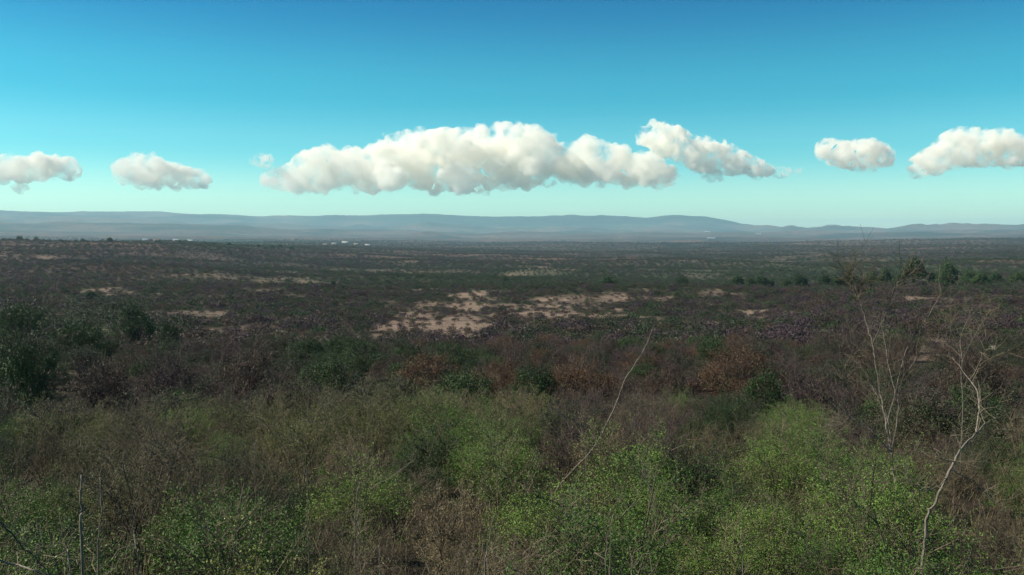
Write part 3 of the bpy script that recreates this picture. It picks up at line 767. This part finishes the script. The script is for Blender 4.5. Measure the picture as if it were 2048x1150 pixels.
def twigs_for(rng, limbs, per, ln, r0=.004, sub=3):
    S, Dd = [], []
    for P, R in limbs:
        for _ in range(per):
            t = .25 + .75 * rng.random(); i = min(int(t * (len(P) - 1)), len(P) - 2)
            S.append(P[i]); Dd.append(norm(P[i + 1] - P[i]))
    S = np.array(S); Dd = np.array(Dd); d = norm(Dd * .8 + perp(Dd, rng) * .7 + np.array([0, 0, .35]))
    l_ = ln * (.4 + .9 * rng.random(len(S)))
    s = np.linspace(0, 1, 5)[None, :, None]
    P2 = S[:, None] + d[:, None] * l_[:, None, None] * s; P2[:, 1:] += rng.normal(0, .05, P2[:, 1:].shape) * l_[:, None, None]
    i = np.repeat(np.arange(len(S)), sub); t = rng.integers(1, 4, len(i))
    d2 = norm(d[i] * .7 + perp(d[i], rng) * .8)
    l2 = l_[i] * .45
    P3 = P2[i, t][:, None] + d2[:, None] * l2[:, None, None] * np.linspace(0, 1, 4)[None, :, None]
    return P2, P3, r0
def limbs_mesh(name, limbs, mat, sides=6, rng=RNG):
    Vs, Fs, off = [], [], 0
    for P, R in limbs:
        V, Q_, t = tubes(P[None], R[None], sides, rng); Vs.append(V); Fs.append((Q_ + off, 0, t)); off += len(V)
        # end cap
        cap = np.arange(off - sides, off)
        Fs.append((cap[None, :3], 0, np.array([.5])))
        if sides > 3:
            Fs.append((np.array([[cap[0], cap[j], cap[j + 1]] for j in range(2, sides - 1)]), 0, np.full(sides - 3, .5)))
    return mesh_from(name, np.concatenate(Vs), Fs, [mat], smooth_=True)
def thing_at(name, P0, label, cat, group=None):
    o = link(name, None, label=label, category=cat); o.location = tuple(P0)
    if group: o['group'] = group
    return o
def child(root, name, me):
    me.transform(Matrix.Translation(-Vector(root.location))); me.update()
    return link(name, me, root)
def bare_tree(name, trunk, branches, r, label, cat='tree', per=5, ln=.5, r0=.035, matm='barkmid', twm='twig', seed=1, tw_r=.005, spread=1.2):
    rng = np.random.default_rng(seed)
    T_ = limb(rng, trunk, r, 0, r0, r0 * .7, down=True)
    root = thing_at(name, (T_[0][0][0], T_[0][0][1], float(ground(T_[0][0][0], T_[0][0][1]))), label, cat)
    child(root, 'trunk', limbs_mesh(name + '_trunk', [T_], M[matm], rng=rng))
    all_l = []
    for (pp, th) in branches:
        B = limb(rng, pp, r, rng.normal(0, spread), r0 * th, .004)
        all_l.append(B)
        child(root, 'branch', limbs_mesh(name + '_branch', [B], M[matm], rng=rng))
    if per:
        P2, P3, tr = twigs_for(rng, all_l, per, ln, tw_r)
        V1, Q1, t1 = tubes(P2, np.repeat(np.linspace(tr, tr * .5, 5)[None], len(P2), 0), 3, rng)
        V2, Q2, t2 = tubes(P3, np.repeat(np.linspace(tr * .6, tr * .35, 4)[None], len(P3), 0), 3, rng)
        tw = child(root, 'twig', mesh_from(name + '_twigs', np.vstack([V1, V2]), [(Q1, 0, t1), (Q2 + len(V1), 0, t2)], [M[twm]]))
        tw['kind'] = 'stuff'
    return root
bare_tree('bare_tree', [(1792, 1000), (1787, 945), (1783, 905)], [
    ([(1783, 905), (1772, 850), (1762, 790), (1752, 735), (1745, 690), (1733, 650), (1722, 612), (1704, 578), (1690, 546)], .75),
    ([(1745, 690), (1762, 650), (1776, 614), (1792, 569), (1806, 560), (1832, 536)], .4),
    ([(1783, 905), (1742, 862), (1700, 832), (1655, 795), (1615, 768)], .55),
    ([(1783, 905), (1778, 850), (1758, 800), (1742, 770)], .5),
    ([(1772, 850), (1790, 790), (1812, 700), (1836, 663), (1866, 617), (1880, 590)], .45),
    ([(1783, 905), (1795, 830), (1800, 770), (1830, 720), (1850, 690)], .4),
    ([(1722, 830), (1700, 780), (1685, 730), (1680, 690)], .35),
    ([(1705, 578), (1698, 560), (1699, 540)], .2), ([(1733, 650), (1715, 600), (1720, 570)], .2),
    ([(1762, 790), (1730, 740), (1715, 700)], .3), ([(1700, 832), (1680, 850), (1650, 850)], .25),
    ([(1790, 790), (1775, 720), (1765, 660)], .3)],
    15.5, 'tall leafless thorn tree rising right of centre above the near shrubs', per=26, ln=.6, r0=.019, seed=3)
bare_tree('leaning_tree', [(1850, 1070), (1870, 1007), (1891, 959)], [
    ([(1891, 959), (1908, 924), (1925, 893), (1953, 865), (1971, 847), (2002, 833)], .9),
    ([(1953, 865), (1957, 830), (1957, 792), (1940, 760), (1905, 715)], .55),
    ([(1940, 760), (1962, 722), (1970, 700)], .3),
    ([(1908, 924), (1880, 915), (1860, 890)], .3),
    ([(1902, 940), (1945, 965), (1975, 990), (1990, 1010)], .3),
    ([(1891, 959), (1850, 985), (1820, 960)], .3)],
    11.5, 'pale barked leaning trunk forking upward at the right, nearly leafless', per=6, ln=.5, r0=.022, matm='bark', seed=9)
bare_tree('distant_bare_tree', [(1925, 800), (1922, 760), (1925, 720)], [
    ([(1925, 720), (1920, 680), (1935, 640), (1945, 615)], .7), ([(1925, 720), (1905, 670), (1890, 640)], .6),
    ([(1925, 720), (1950, 670), (1980, 620)], .6), ([(1922, 700), (1940, 690), (1960, 650)], .5), ([(1922, 700), (1900, 690), (1880, 660)], .5)],
    26, 'thin grey leafless tree behind the leaning trunk', per=14, ln=.9, r0=.013, seed=14)

def stem(name, pts_px, r, label, cat='stem', r0=.012, r1=.004, dr=0, mat='bark', side=6, ln=.25, seed=0, down=True, group=None):
    rng = np.random.default_rng(100 + seed)
    r0 *= .55; r1 *= .55
    P = limb(rng, pts_px, r, dr, r0, r1, down=down)
    root = thing_at(name, (P[0][0][0], P[0][0][1], float(ground(P[0][0][0], P[0][0][1])) if down else P[0][0][2]), label, cat, group)
    child(root, 'shaft', limbs_mesh(name, [P], M[mat], rng=rng))
    if side:
        P2, P3, tr = twigs_for(rng, [P], side, ln, max(.0025, r1 * .6), 2)
        V1, Q1, t1 = tubes(P2, np.repeat(np.linspace(tr, tr * .5, 5)[None], len(P2), 0), 3, rng)
        child(root, 'twig', mesh_from(name + '_twig', V1, [(Q1, 0, t1)], [M['twig']]))['kind'] = 'stuff'
    return root
G_ = 'dead stems standing in the near shrubs'
stem('dry_sapling', [(1110, 985), (1180, 905), (1205, 865), (1235, 800), (1250, 760), (1275, 720), (1293, 690), (1305, 658)], 19, 'long pale diagonal stem reaching above the shrubs at centre', r0=.036, r1=.014, side=16, ln=.45, seed=1, group=G_)
stem('dry_sapling', [(1172, 915), (1165, 880), (1158, 830), (1146, 780)], 12, 'thin pale stem left of the long diagonal one', r0=.009, seed=2, group=G_)
stem('dry_sapling', [(1300, 905), (1296, 870), (1305, 855), (1330, 835)], 12.5, 'bent thin stem right of the long diagonal one', r0=.008, seed=3, group=G_)
stem('dry_sapling', [(1283, 920), (1284, 960), (1270, 1000), (1240, 1035), (1222, 1065)][::-1], 9.5, 'curved green grey stem over the bright green thicket', r0=.010, seed=4, side=4, group=G_)
stem('dry_sapling', [(1212, 1150), (1213, 1090), (1209, 1030)], 8.2, 'straight pale stalk in the bright green thicket', r0=.011, seed=5, side=4, group=G_)
stem('dry_sapling', [(970, 1160), (975, 1100), (985, 1040), (975, 990), (962, 960)], 8.0, 'pale stalk rising from the bottom near centre', r0=.014, seed=6, side=5, group=G_)
stem('dry_sapling', [(712, 1000), (745, 975), (790, 948), (815, 930), (828, 918)], 10, 'yellow arching stem tipped by pale tufts', r0=.012, seed=7, side=5, group=G_)
stem('dry_sapling', [(717, 1060), (722, 1020), (729, 975)], 9.6, 'thin upright stalk under the arching stem', r0=.008, seed=8, side=4, group=G_)
stem('dry_sapling', [(760, 1125), (745, 1105), (720, 1070)], 8.4, 'short pale leaning stick at the bottom left of centre', r0=.012, seed=9, side=2, group=G_)
stem('dead_stake', [(164, 1085), (163, 1020), (163, 950)], 8.9, 'thick straight dead stake, bark pale brown, at the lower left', r0=.024, r1=.017, side=2, ln=.25, seed=10, group=G_)
stem('dry_sapling', [(197, 1150), (199, 1060), (204, 1015), (200, 955)], 8.9, 'crooked pale stalk just right of the dead stake', r0=.014, r1=.009, side=5, ln=.2, seed=11, group=G_)
stem('dry_sapling', [(279, 1155), (272, 1100), (268, 1060), (264, 1012)], 8.3, 'slender pale stalk second to the right of the dead stake', r0=.013, r1=.006, side=4, ln=.2, seed=12, group=G_)
stem('dry_sapling', [(141, 1150), (134, 1120), (132, 1100)], 7.6, 'short pale stalk at the bottom, below the dead stake', r0=.011, r1=.006, side=3, ln=.2, seed=13, group=G_)
stem('dry_sapling', [(75, 1150), (80, 1090), (81, 1050)], 8.0, 'thin grey stalk between the crossing branches and the stake', r0=.008, r1=.004, side=3, ln=.2, seed=14, group=G_)
stem('fallen_branch', [(-30, 1112), (30, 1128), (70, 1142), (110, 1156)], 6.4, 'smooth pale branch crossing the lower left corner', 'branch', r0=.014, r1=.008, side=1, ln=.3, seed=15, down=False, group=G_)
stem('fallen_branch', [(-20, 1022), (15, 1060), (60, 1105), (110, 1155)], 6.6, 'dark branch slanting down across the lower left corner', 'branch', r0=.010, r1=.006, side=1, ln=.2, seed=16, down=False, mat='barkdark', group=G_)
stem('dry_sapling', [(510, 915), (506, 890), (501, 860)], 13, 'short pale stem above the left grey thorn shrubs', r0=.010, side=3, seed=17, group=G_)
stem('dry_sapling', [(615, 975), (611, 950), (607, 925)], 11, 'short pale stem in the grey thorn shrubs left of centre', r0=.010, side=3, seed=18, group=G_)
stem('dry_sapling', [(1485, 1150), (1484, 1100), (1482, 1060)], 8, 'thin pink grey stalk at the bottom right of centre', r0=.009, side=3, seed=19, group=G_)
stem('dry_sapling', [(1910, 905), (1911, 875), (1910, 855)], 19, 'thin short stem left of the leaning trunk fork', r0=.009, side=3, seed=20, group=G_)

# dry grass and twig litter under the shrubs
rng = np.random.default_rng(77)
n = 26000
a_ = (rng.random(n) * 2 - 1) * radians(38); r_ = 3 + 36 * rng.random(n) ** .7
x, y = r_ * np.sin(a_), r_ * np.cos(a_); z = ground(x, y)
d = norm(rng.normal(0, .45, (n, 3)) + np.array([0, 0, 1])); l_ = (.25 + .5 * rng.random(n))[:, None]
b_ = norm(np.cross(d, rng.normal(size=(n, 3)))) * .006
B0 = np.column_stack([x, y, z - .02]); B1 = B0 + d * l_ * .6; B2 = B0 + d * l_ + rng.normal(0, .06, (n, 3))
V = np.stack([B0 - b_, B0 + b_, B1 + b_ * .7, B1 - b_ * .7, B2], 1).reshape(-1, 3)
i0 = np.arange(n)[:, None] * 5
tn = rng.random(n)
ns = 3400
a2 = (rng.random(ns) * 2 - 1) * radians(37); r2_ = 5.5 + 30 * rng.random(ns) ** .6
kp = fbm(r2_ * np.sin(a2), r2_ * np.cos(a2), 4.0, 2, 90) + .25 * rng.random(ns) > .70
a2, r2_ = a2[kp], r2_[kp]; ns = len(a2)
x2, y2 = r2_ * np.sin(a2), r2_ * np.cos(a2)
B = np.column_stack([x2, y2, ground(x2, y2)]); hgt = 1.4 + 1.0 * rng.random(ns)
bend = rng.normal(0, .28, (ns, 2)) * hgt[:, None]
sq = np.linspace(0, 1, 6)
PP = np.stack([np.column_stack([B[:, :2] + bend * q ** 2, B[:, 2] + hgt * (q - .12 * q ** 2)]) for q in sq], 1)
Vc, Qc, tcn = tubes(PP, np.repeat(np.linspace(.0045, .0018, 6)[None], ns, 0), 3, rng)
# side sprays near the top
ii = np.repeat(np.arange(ns), 7); tt = rng.integers(3, 6, len(ii))
dd = norm(rng.normal(0, .7, (len(ii), 3)) + [0, 0, .8]); l3_ = .08 + .22 * rng.random(len(ii))
P5 = PP[ii, tt][:, None] + dd[:, None] * l3_[:, None, None] * np.linspace(0, 1, 3)[None, :, None]
Vd, Qd_, td = tubes(P5, np.repeat(np.linspace(.003, .0015, 3)[None], len(ii), 0), 3, rng)
link('weed_stalks', mesh_from('weed_stalks', np.vstack([Vc, Vd]), [(Qc, 0, tcn), (Qd_ + len(Vc), 0, td)], [M['straw']]), kind='stuff',
     label='thin straw coloured weed stalks standing among the near shrubs', category='weeds')
gmesh = mesh_from('dry_grass', V, [(i0 + np.array([0, 1, 2, 3]), 0, tn), (i0 + np.array([3, 2, 4]), 0, tn)], [M['straw']])
link('dry_grass', gmesh, kind='stuff', label='dry straw coloured grass between the near shrubs', category='grass')

# ------------------------------------------------------------------ dirt track
m, nn_, ll_ = new_mat('track_dust')
o_ = nn_.new('ShaderNodeOutputMaterial'); p_ = nn_.new('ShaderNodeBsdfPrincipled'); p_.inputs['Roughness'].default_value = .95
no_ = nn_.new('ShaderNodeTexNoise'); no_.inputs['Scale'].default_value = .9; no_.inputs['Detail'].default_value = 6
g_ = nn_.new('ShaderNodeNewGeometry'); ll_.new(g_.outputs['Position'], no_.inputs['Vector'])
rp_ = nn_.new('ShaderNodeValToRGB'); rp_.color_ramp.elements[0].color = (.14, .11, .085, 1); rp_.color_ramp.elements[1].color = (.30, .25, .19, 1)
rp_.color_ramp.elements[0].position = .35; rp_.color_ramp.elements[1].position = .65
ll_.new(no_.outputs[0], rp_.inputs[0]); ll_.new(rp_.outputs[0], p_.inputs['Base Color']); ll_.new(p_.outputs[0], o_.inputs[0])
tp = spline(np.column_stack([TW, np.zeros(len(TW))]), 90)[:, :2]
tg = norm(np.gradient(tp, axis=0)); nr = np.column_stack([-tg[:, 1], tg[:, 0]])
offs = np.array([-1.5, -.9, -.3, .3, .9, 1.5])
TV = []
for k in range(90):
    for oo in offs:
        q_ = tp[k] + nr[k] * oo * (1 + .25 * math.sin(k * .7 + oo))
        TV.append((q_[0], q_[1], float(ground(q_[0], q_[1])) + (.06 if abs(oo) < 1.4 else -.08)))
ix = np.arange(90 * 6).reshape(90, 6)
TQ = np.stack([ix[:-1, :-1], ix[:-1, 1:], ix[1:, 1:], ix[1:, :-1]], -1).reshape(-1, 4)
link('dirt_track', mesh_from('dirt_track', TV, [(TQ, 0, None)], [m], smooth_=True), kind='structure', label='pale dirt track at the right of the valley')

# ------------------------------------------------------------------ far houses
def flat_mat(name, c, rough=.8):
    m, n, l = new_mat(name); o = n.new('ShaderNodeOutputMaterial'); p = n.new('ShaderNodeBsdfPrincipled')
    p.inputs['Roughness'].default_value = rough
    t = n.new('ShaderNodeTexNoise'); t.inputs['Scale'].default_value = .8; r = n.new('ShaderNodeValToRGB')
    r.color_ramp.elements[0].color = (*[v * .8 for v in c], 1); r.color_ramp.elements[1].color = (*c, 1)
    l.new(t.outputs[0], r.inputs[0]); l.new(r.outputs[0], p.inputs['Base Color']); l.new(p.outputs[0], o.inputs[0]); return m
M['wall'] = flat_mat('whitewash', (.8, .78, .74)); M['wallp'] = flat_mat('pink_plaster', (.55, .42, .36))
M['tin'] = flat_mat('tin_roof', (.62, .62, .63), .4); M['tile'] = flat_mat('tiled_roof', (.34, .17, .11))
M['win'] = flat_mat('dark_window', (.04, .045, .05), .3); M['doorm'] = flat_mat('brown_door', (.12, .07, .04))
def box(x0, x1, y0, y1, z0, z1):
    V = np.array([(x, y, z) for z in (z0, z1) for y in (y0, y1) for x in (x0, x1)], float)
    Qd = np.array([(0, 2, 3, 1), (4, 5, 7, 6), (0, 1, 5, 4), (2, 6, 7, 3), (0, 4, 6, 2), (1, 3, 7, 5)])
    return V, Qd
def bmesh_box(name, args, mat):
    V, Qd = box(*args); return mesh_from(name, V, [(Qd, 0, None)], [mat])
wall_me = {k: bmesh_box('wall', (-.5, .5, -.5, .5, -.3, 1), M[k]) for k in ('wall', 'wallp')}
rv_ = np.array([(-.56, -.6, .97), (.56, -.6, .97), (.56, .6, .97), (-.56, .6, .97), (-.56, 0, 1.5), (.56, 0, 1.5)], float)
roof_me = {k: mesh_from('roof', rv_, [(np.array([(0, 1, 5, 4), (2, 3, 4, 5), (0, 3, 2, 1)]), 0, None), (np.array([(1, 2, 5), (3, 0, 4)]), 0, None)], [M[k]]) for k in ('tin', 'tile')}
win_me = bmesh_box('window', (-.06, .06, -.515, -.49, .38, .7), M['win']); door_me = bmesh_box('door', (-.055, .055, -.515, -.49, 0, .7), M['doorm'])
HOUSES = [(1415, 465, 10, 'wall', 'tin', 'brightest white house far off on the hazy plain'),
          (1517, 463, 8, 'wall', 'tin', 'small white house right of the brightest far one'),
          (1422, 478, 14, 'wall', 'tin', 'long pale building below the brightest far house'),
          (690, 487, 11, 'wall', 'tin', 'white building in the village at the foot of the left hill'),
          (668, 489, 8, 'wallp', 'tin', 'pink walled house left of the white village building'),
          (712, 490, 8, 'wall', 'tile', 'small house right of the white village building'),
          (735, 492, 9, 'wallp', 'tin', 'low house at the right end of the village'),
          (650, 490, 7, 'wallp', 'tile', 'tile roofed house at the left end of the village'),
          (290, 481, 8, 'wallp', 'tin', 'leftmost house showing over the left hill crest'),
          (312, 482, 8, 'wallp', 'tile', 'pinkish house over the left hill crest'),
          (352, 482, 10, 'wall', 'tin', 'pale house second from right over the left hill crest'),
          (380, 483, 8, 'wall', 'tin', 'pale house at the right over the left hill crest')]
rng = np.random.default_rng(5)
for k, (px, py, wpx, wm, rm, lab) in enumerate(HOUSES):
    a_ = float(ray(px, py)[0]); rr_ = np.linspace(1700, 9500, 1200)
    zz_ = ground(rr_ * sin(a_), rr_ * cos(a_)); tt_ = float(ray(px, py)[1])
    sl = (zz_ - EYE) / rr_; run = np.maximum.accumulate(np.concatenate([[-9], sl[:-1]])); vis = np.nonzero((sl >= tt_) & (sl >= run))[0]
    r = float(rr_[vis[0]]) if len(vis) else float(rr_[np.argmax(sl)])
    x, y = r * sin(a_), r * cos(a_); z = float(ground(x, y)); W = wpx * r / F
    root = link('house', None, label=lab, category='house', group='far houses on the plain')
    root.location = (x, y, z + .3); root.rotation_euler = (0, 0, -a_ + rng.normal(0, .2))
    root.scale = (W, W * .6, min(W * .26, 7))
    link('wall', wall_me[wm], root); link('roof', roof_me[rm], root)
    link('door', door_me, root)
    for wx in (-.32, .3):
        wo = link('window', win_me, root); wo.location.x = wx

# ------------------------------------------------------------------ clouds
def cloud_mat(name, dens, scale=340.0, lo=.44, hi=.65):
    m, n, l = new_mat(name); o = n.new('ShaderNodeOutputMaterial'); v = n.new('ShaderNodeVolumePrincipled')
    v.inputs['Color'].default_value = (1, .985, .93, 1); v.inputs['Anisotropy'].default_value = 0.0
    t = n.new('ShaderNodeTexCoord'); no = n.new('ShaderNodeTexNoise'); no.inputs['Scale'].default_value = 1 / scale
    no.inputs['Detail'].default_value = 6; no.inputs['Roughness'].default_value = .64
    l.new(t.outputs['Object'], no.inputs['Vector'])
    mr = n.new('ShaderNodeMapRange'); mr.inputs[1].default_value = lo; mr.inputs[2].default_value = hi; mr.inputs[3].default_value = 0.0; mr.inputs[4].default_value = dens
    l.new(no.outputs[0], mr.inputs[0]); l.new(mr.outputs[0], v.inputs['Density'])
    l.new(v.outputs[0], o.inputs['Volume']); return m
M['cloud'] = cloud_mat('cumulus', .011); M['wisp'] = cloud_mat('thin_cloud', .005, 160.0, .44, .62); M['ragged'] = cloud_mat('ragged_cloud', .0115, 260.0, .475, .60)
def ico(sub):
    import bmesh
    b = bmesh.new(); bmesh.ops.create_icosphere(b, subdivisions=sub, radius=1)
    V = np.array([v.co[:] for v in b.verts]); Fc = np.array([[v.index for v in f.verts] for f in b.faces]); b.free(); return V, Fc
ICO = ico(2)
def inside(P, x, y):
    c = False; j = len(P) - 1
    for i in range(len(P)):
        if (P[i][1] > y) != (P[j][1] > y) and x < (P[j][0] - P[i][0]) * (y - P[i][1]) / (P[j][1] - P[i][1]) + P[i][0]: c = not c
        j = i
    return c
def edge_d(P, x, y):
    P = np.array(P, float); A = P; B = np.roll(P, -1, 0); v = B - A
    t = np.clip(((x - A[:, 0]) * v[:, 0] + (y - A[:, 1]) * v[:, 1]) / ((v ** 2).sum(1) + 1e-9), 0, 1)
    return np.hypot(x - A[:, 0] - t * v[:, 0], y - A[:, 1] - t * v[:, 1]).min()
D_CL = 16300.0
def cloud(label, poly, n, seed, mat='cloud', depth=.8, voxel=26, rmax=34):
    rng = np.random.default_rng(seed); s = D_CL / F
    xs = [p[0] for p in poly]; ys = [p[1] for p in poly]
    C = []
    tries = 0
    while len(C) < n and tries < n * 60:
        tries += 1
        x = rng.uniform(min(xs), max(xs)); y = rng.uniform(min(ys), max(ys))
        if not inside(poly, x, y): continue
        e = edge_d(poly, x, y)
        rad = min(rmax, e * 1.05 + (9 if mat == 'ragged' else 5)) * (.75 + .25 * rng.random())
        if rad < 2.2: continue
        C.append((x, y, rng.normal(0, depth * 26) , rad))
    # smaller puffs on the big ones
    for (x, y, dd, rad) in list(C):
        if rad < 7: continue
        for _ in range(5):
            v = norm(rng.normal(size=3)); q = rad * rng.uniform(.22, .42)
            X_, Y_, D_ = x + v[0] * rad * .9, y - v[1] * rad * .9, dd + v[2] * rad * .9
            if inside(poly, X_, Y_) or rng.random() < .35: C.append((X_, Y_, D_, q))
    V = []; Fs = []; off = 0
    mid = at(np.mean(xs), np.mean(ys), D_CL)
    for (x, y, dd, rad) in C:
        c = at(x, y, D_CL + dd * s)
        V.append(ICO[0] * rad * s * np.array([1.25, 1.1, .82]) + c - mid); Fs.append(ICO[1] + off); off += len(ICO[0])
    me = mesh_from('cloud', np.concatenate(V), [(np.concatenate(Fs), 0, None)], [M[mat]])
    o = bpy.data.objects.new('tmp', me); COL.objects.link(o)
    md = o.modifiers.new('r', 'REMESH'); md.mode = 'VOXEL'; md.voxel_size = voxel
    dg = bpy.context.evaluated_depsgraph_get(); ev = o.evaluated_get(dg)
    m2 = bpy.data.meshes.new_from_object(ev)
    bpy.data.objects.remove(o)
    # billow the surface
    cn = len(m2.vertices); co = np.empty(cn * 3, np.float32); m2.vertices.foreach_get('co', co); co = co.reshape(-1, 3).astype(float)
    no = np.empty(cn * 3, np.float32); m2.vertices.foreach_get('normal', no); no = no.reshape(-1, 3)
    dsp = (fbm(co[:, 0] + co[:, 1] * .5, co[:, 2] + co[:, 1] * .7, 260, 4, seed) - .5) * 260
    co += no * dsp[:, None]
    m2.vertices.foreach_set('co', co.astype(np.float32).ravel()); m2.materials.clear(); m2.materials.append(M[mat]); m2.update()
    ob = link('cloud', m2, label=label, category='cloud', group='cumulus clouds in a row above the horizon')
    ob.location = tuple(mid)
    return ob
BIG = [(515, 375), (530, 345), (590, 322), (600, 307), (650, 292), (690, 305), (730, 290), (770, 278), (765, 258), (820, 264), (880, 252), (915, 265), (925, 252),
       (985, 257), (1000, 245), (1060, 250), (1110, 270), (1140, 288), (1170, 265), (1190, 285), (1250, 295), (1300, 310), (1340, 340), (1362, 350), (1340, 368),
       (1280, 372), (1200, 365), (1130, 372), (1050, 375), (1000, 378), (960, 384), (880, 382), (790, 378), (750, 386), (700, 378), (640, 384), (560, 382)]
cloud('long white cumulus bank, the largest cloud, in mid sky', BIG, 420, 1, depth=1.4)
cloud('ragged white cloud trailing down right of the long bank', [(1278, 258), (1310, 243), (1350, 258), (1380, 278), (1440, 286), (1490, 308), (1530, 333), (1552, 346), (1500, 350), (1430, 342), (1380, 330), (1330, 315), (1290, 285)], 130, 2, mat='ragged', voxel=22)
cloud('small hooked white cloud right of the ragged trailing one', [(1642, 300), (1660, 283), (1690, 296), (1725, 283), (1765, 298), (1782, 325), (1750, 333), (1715, 334), (1680, 322), (1650, 316)], 70, 3, mat='ragged', voxel=20)
cloud('white cloud cut off by the right side of the sky', [(1818, 330), (1850, 305), (1880, 295), (1890, 268), (1925, 262), (1960, 270), (2010, 262), (2050, 280), (2120, 290), (2140, 320), (2050, 322), (1960, 330), (1890, 328), (1860, 348), (1825, 345)], 130, 4, mat='ragged', voxel=22)
cloud('low white cloud second from the left, sloping down rightwards', [(232, 358), (240, 325), (260, 310), (300, 314), (340, 330), (400, 340), (432, 360), (410, 375), (340, 374), (280, 370)], 110, 5, voxel=20)
cloud('smooth white cloud cut off by the left side of the sky', [(-90, 330), (-30, 305), (30, 318), (110, 310), (140, 318), (152, 340), (140, 356), (60, 360), (-60, 362)], 110, 6, voxel=22)
cloud('tiny detached white puff at the left end of the long bank', [(508, 325), (520, 313), (540, 317), (546, 327), (528, 331)], 16, 7, mat='wisp', voxel=14)
cloud('faint small puff beneath the leftmost cloud', [(22, 378), (35, 368), (60, 374), (60, 384), (30, 384)], 14, 8, mat='wisp', voxel=14)
cloud('faint thin wisp under the ragged trailing cloud', [(1388, 342), (1405, 338), (1440, 350), (1446, 360), (1415, 356), (1390, 352)], 18, 9, mat='wisp', voxel=14)
cloud('thin wispy tail at the tip of the ragged trailing cloud', [(1545, 340), (1575, 342), (1606, 337), (1600, 346), (1570, 350), (1545, 348)], 18, 10, mat='wisp', voxel=14)

# ------------------------------------------------------------------ haze
m, n, l = new_mat('haze'); o = n.new('ShaderNodeOutputMaterial'); v = n.new('ShaderNodeVolumePrincipled')
v.inputs['Color'].default_value = (.48, .81, .94, 1); v.inputs['Density'].default_value = 5.7e-5; v.inputs['Anisotropy'].default_value = .1
l.new(v.outputs[0], o.inputs['Volume'])
zmin = float(Vg[:, 2].min()) - 1.0; zmax = float(max(Vg[:, 2].max(), EYE)) + 6
V_, Q_ = box(-27000, 27000, -27000, 27000, zmin, zmax)
link('haze', mesh_from('haze', V_, [(Q_, 0, None)], [m]), kind='stuff', label='pale blue haze over the plain', category='haze')
print('haze', zmin, zmax, 'scatter', len(pts))

# labels that several plants share are told apart by their order across the picture
from collections import defaultdict
byl = defaultdict(list)
for o in list(COL.objects):
    if o.parent is None and o.get('category') in ('shrub', 'bush', 'tree') and o.get('group'):
        byl[o['label']].append((float(project(np.array(o.location.x), np.array(o.location.y), o.location.z + 1.5)[0]), o))
ORD = ['leftmost', 'second from left', 'third from left', 'fourth from left', 'fifth from left', 'sixth from left', 'seventh from left', 'eighth from left', 'ninth from left', 'tenth from left', 'eleventh from left', 'twelfth from left',
       'thirteenth from left', 'fourteenth from left', 'fifteenth from left']
for lb, lst in byl.items():
    if 1 < len(lst) <= 15 and len(lb.split()) <= 13:
        lst.sort(key=lambda t: t[0])
        for k, (_, o) in enumerate(lst):
            o['label'] = lb + ', ' + ('rightmost' if k == len(lst) - 1 else ORD[k])
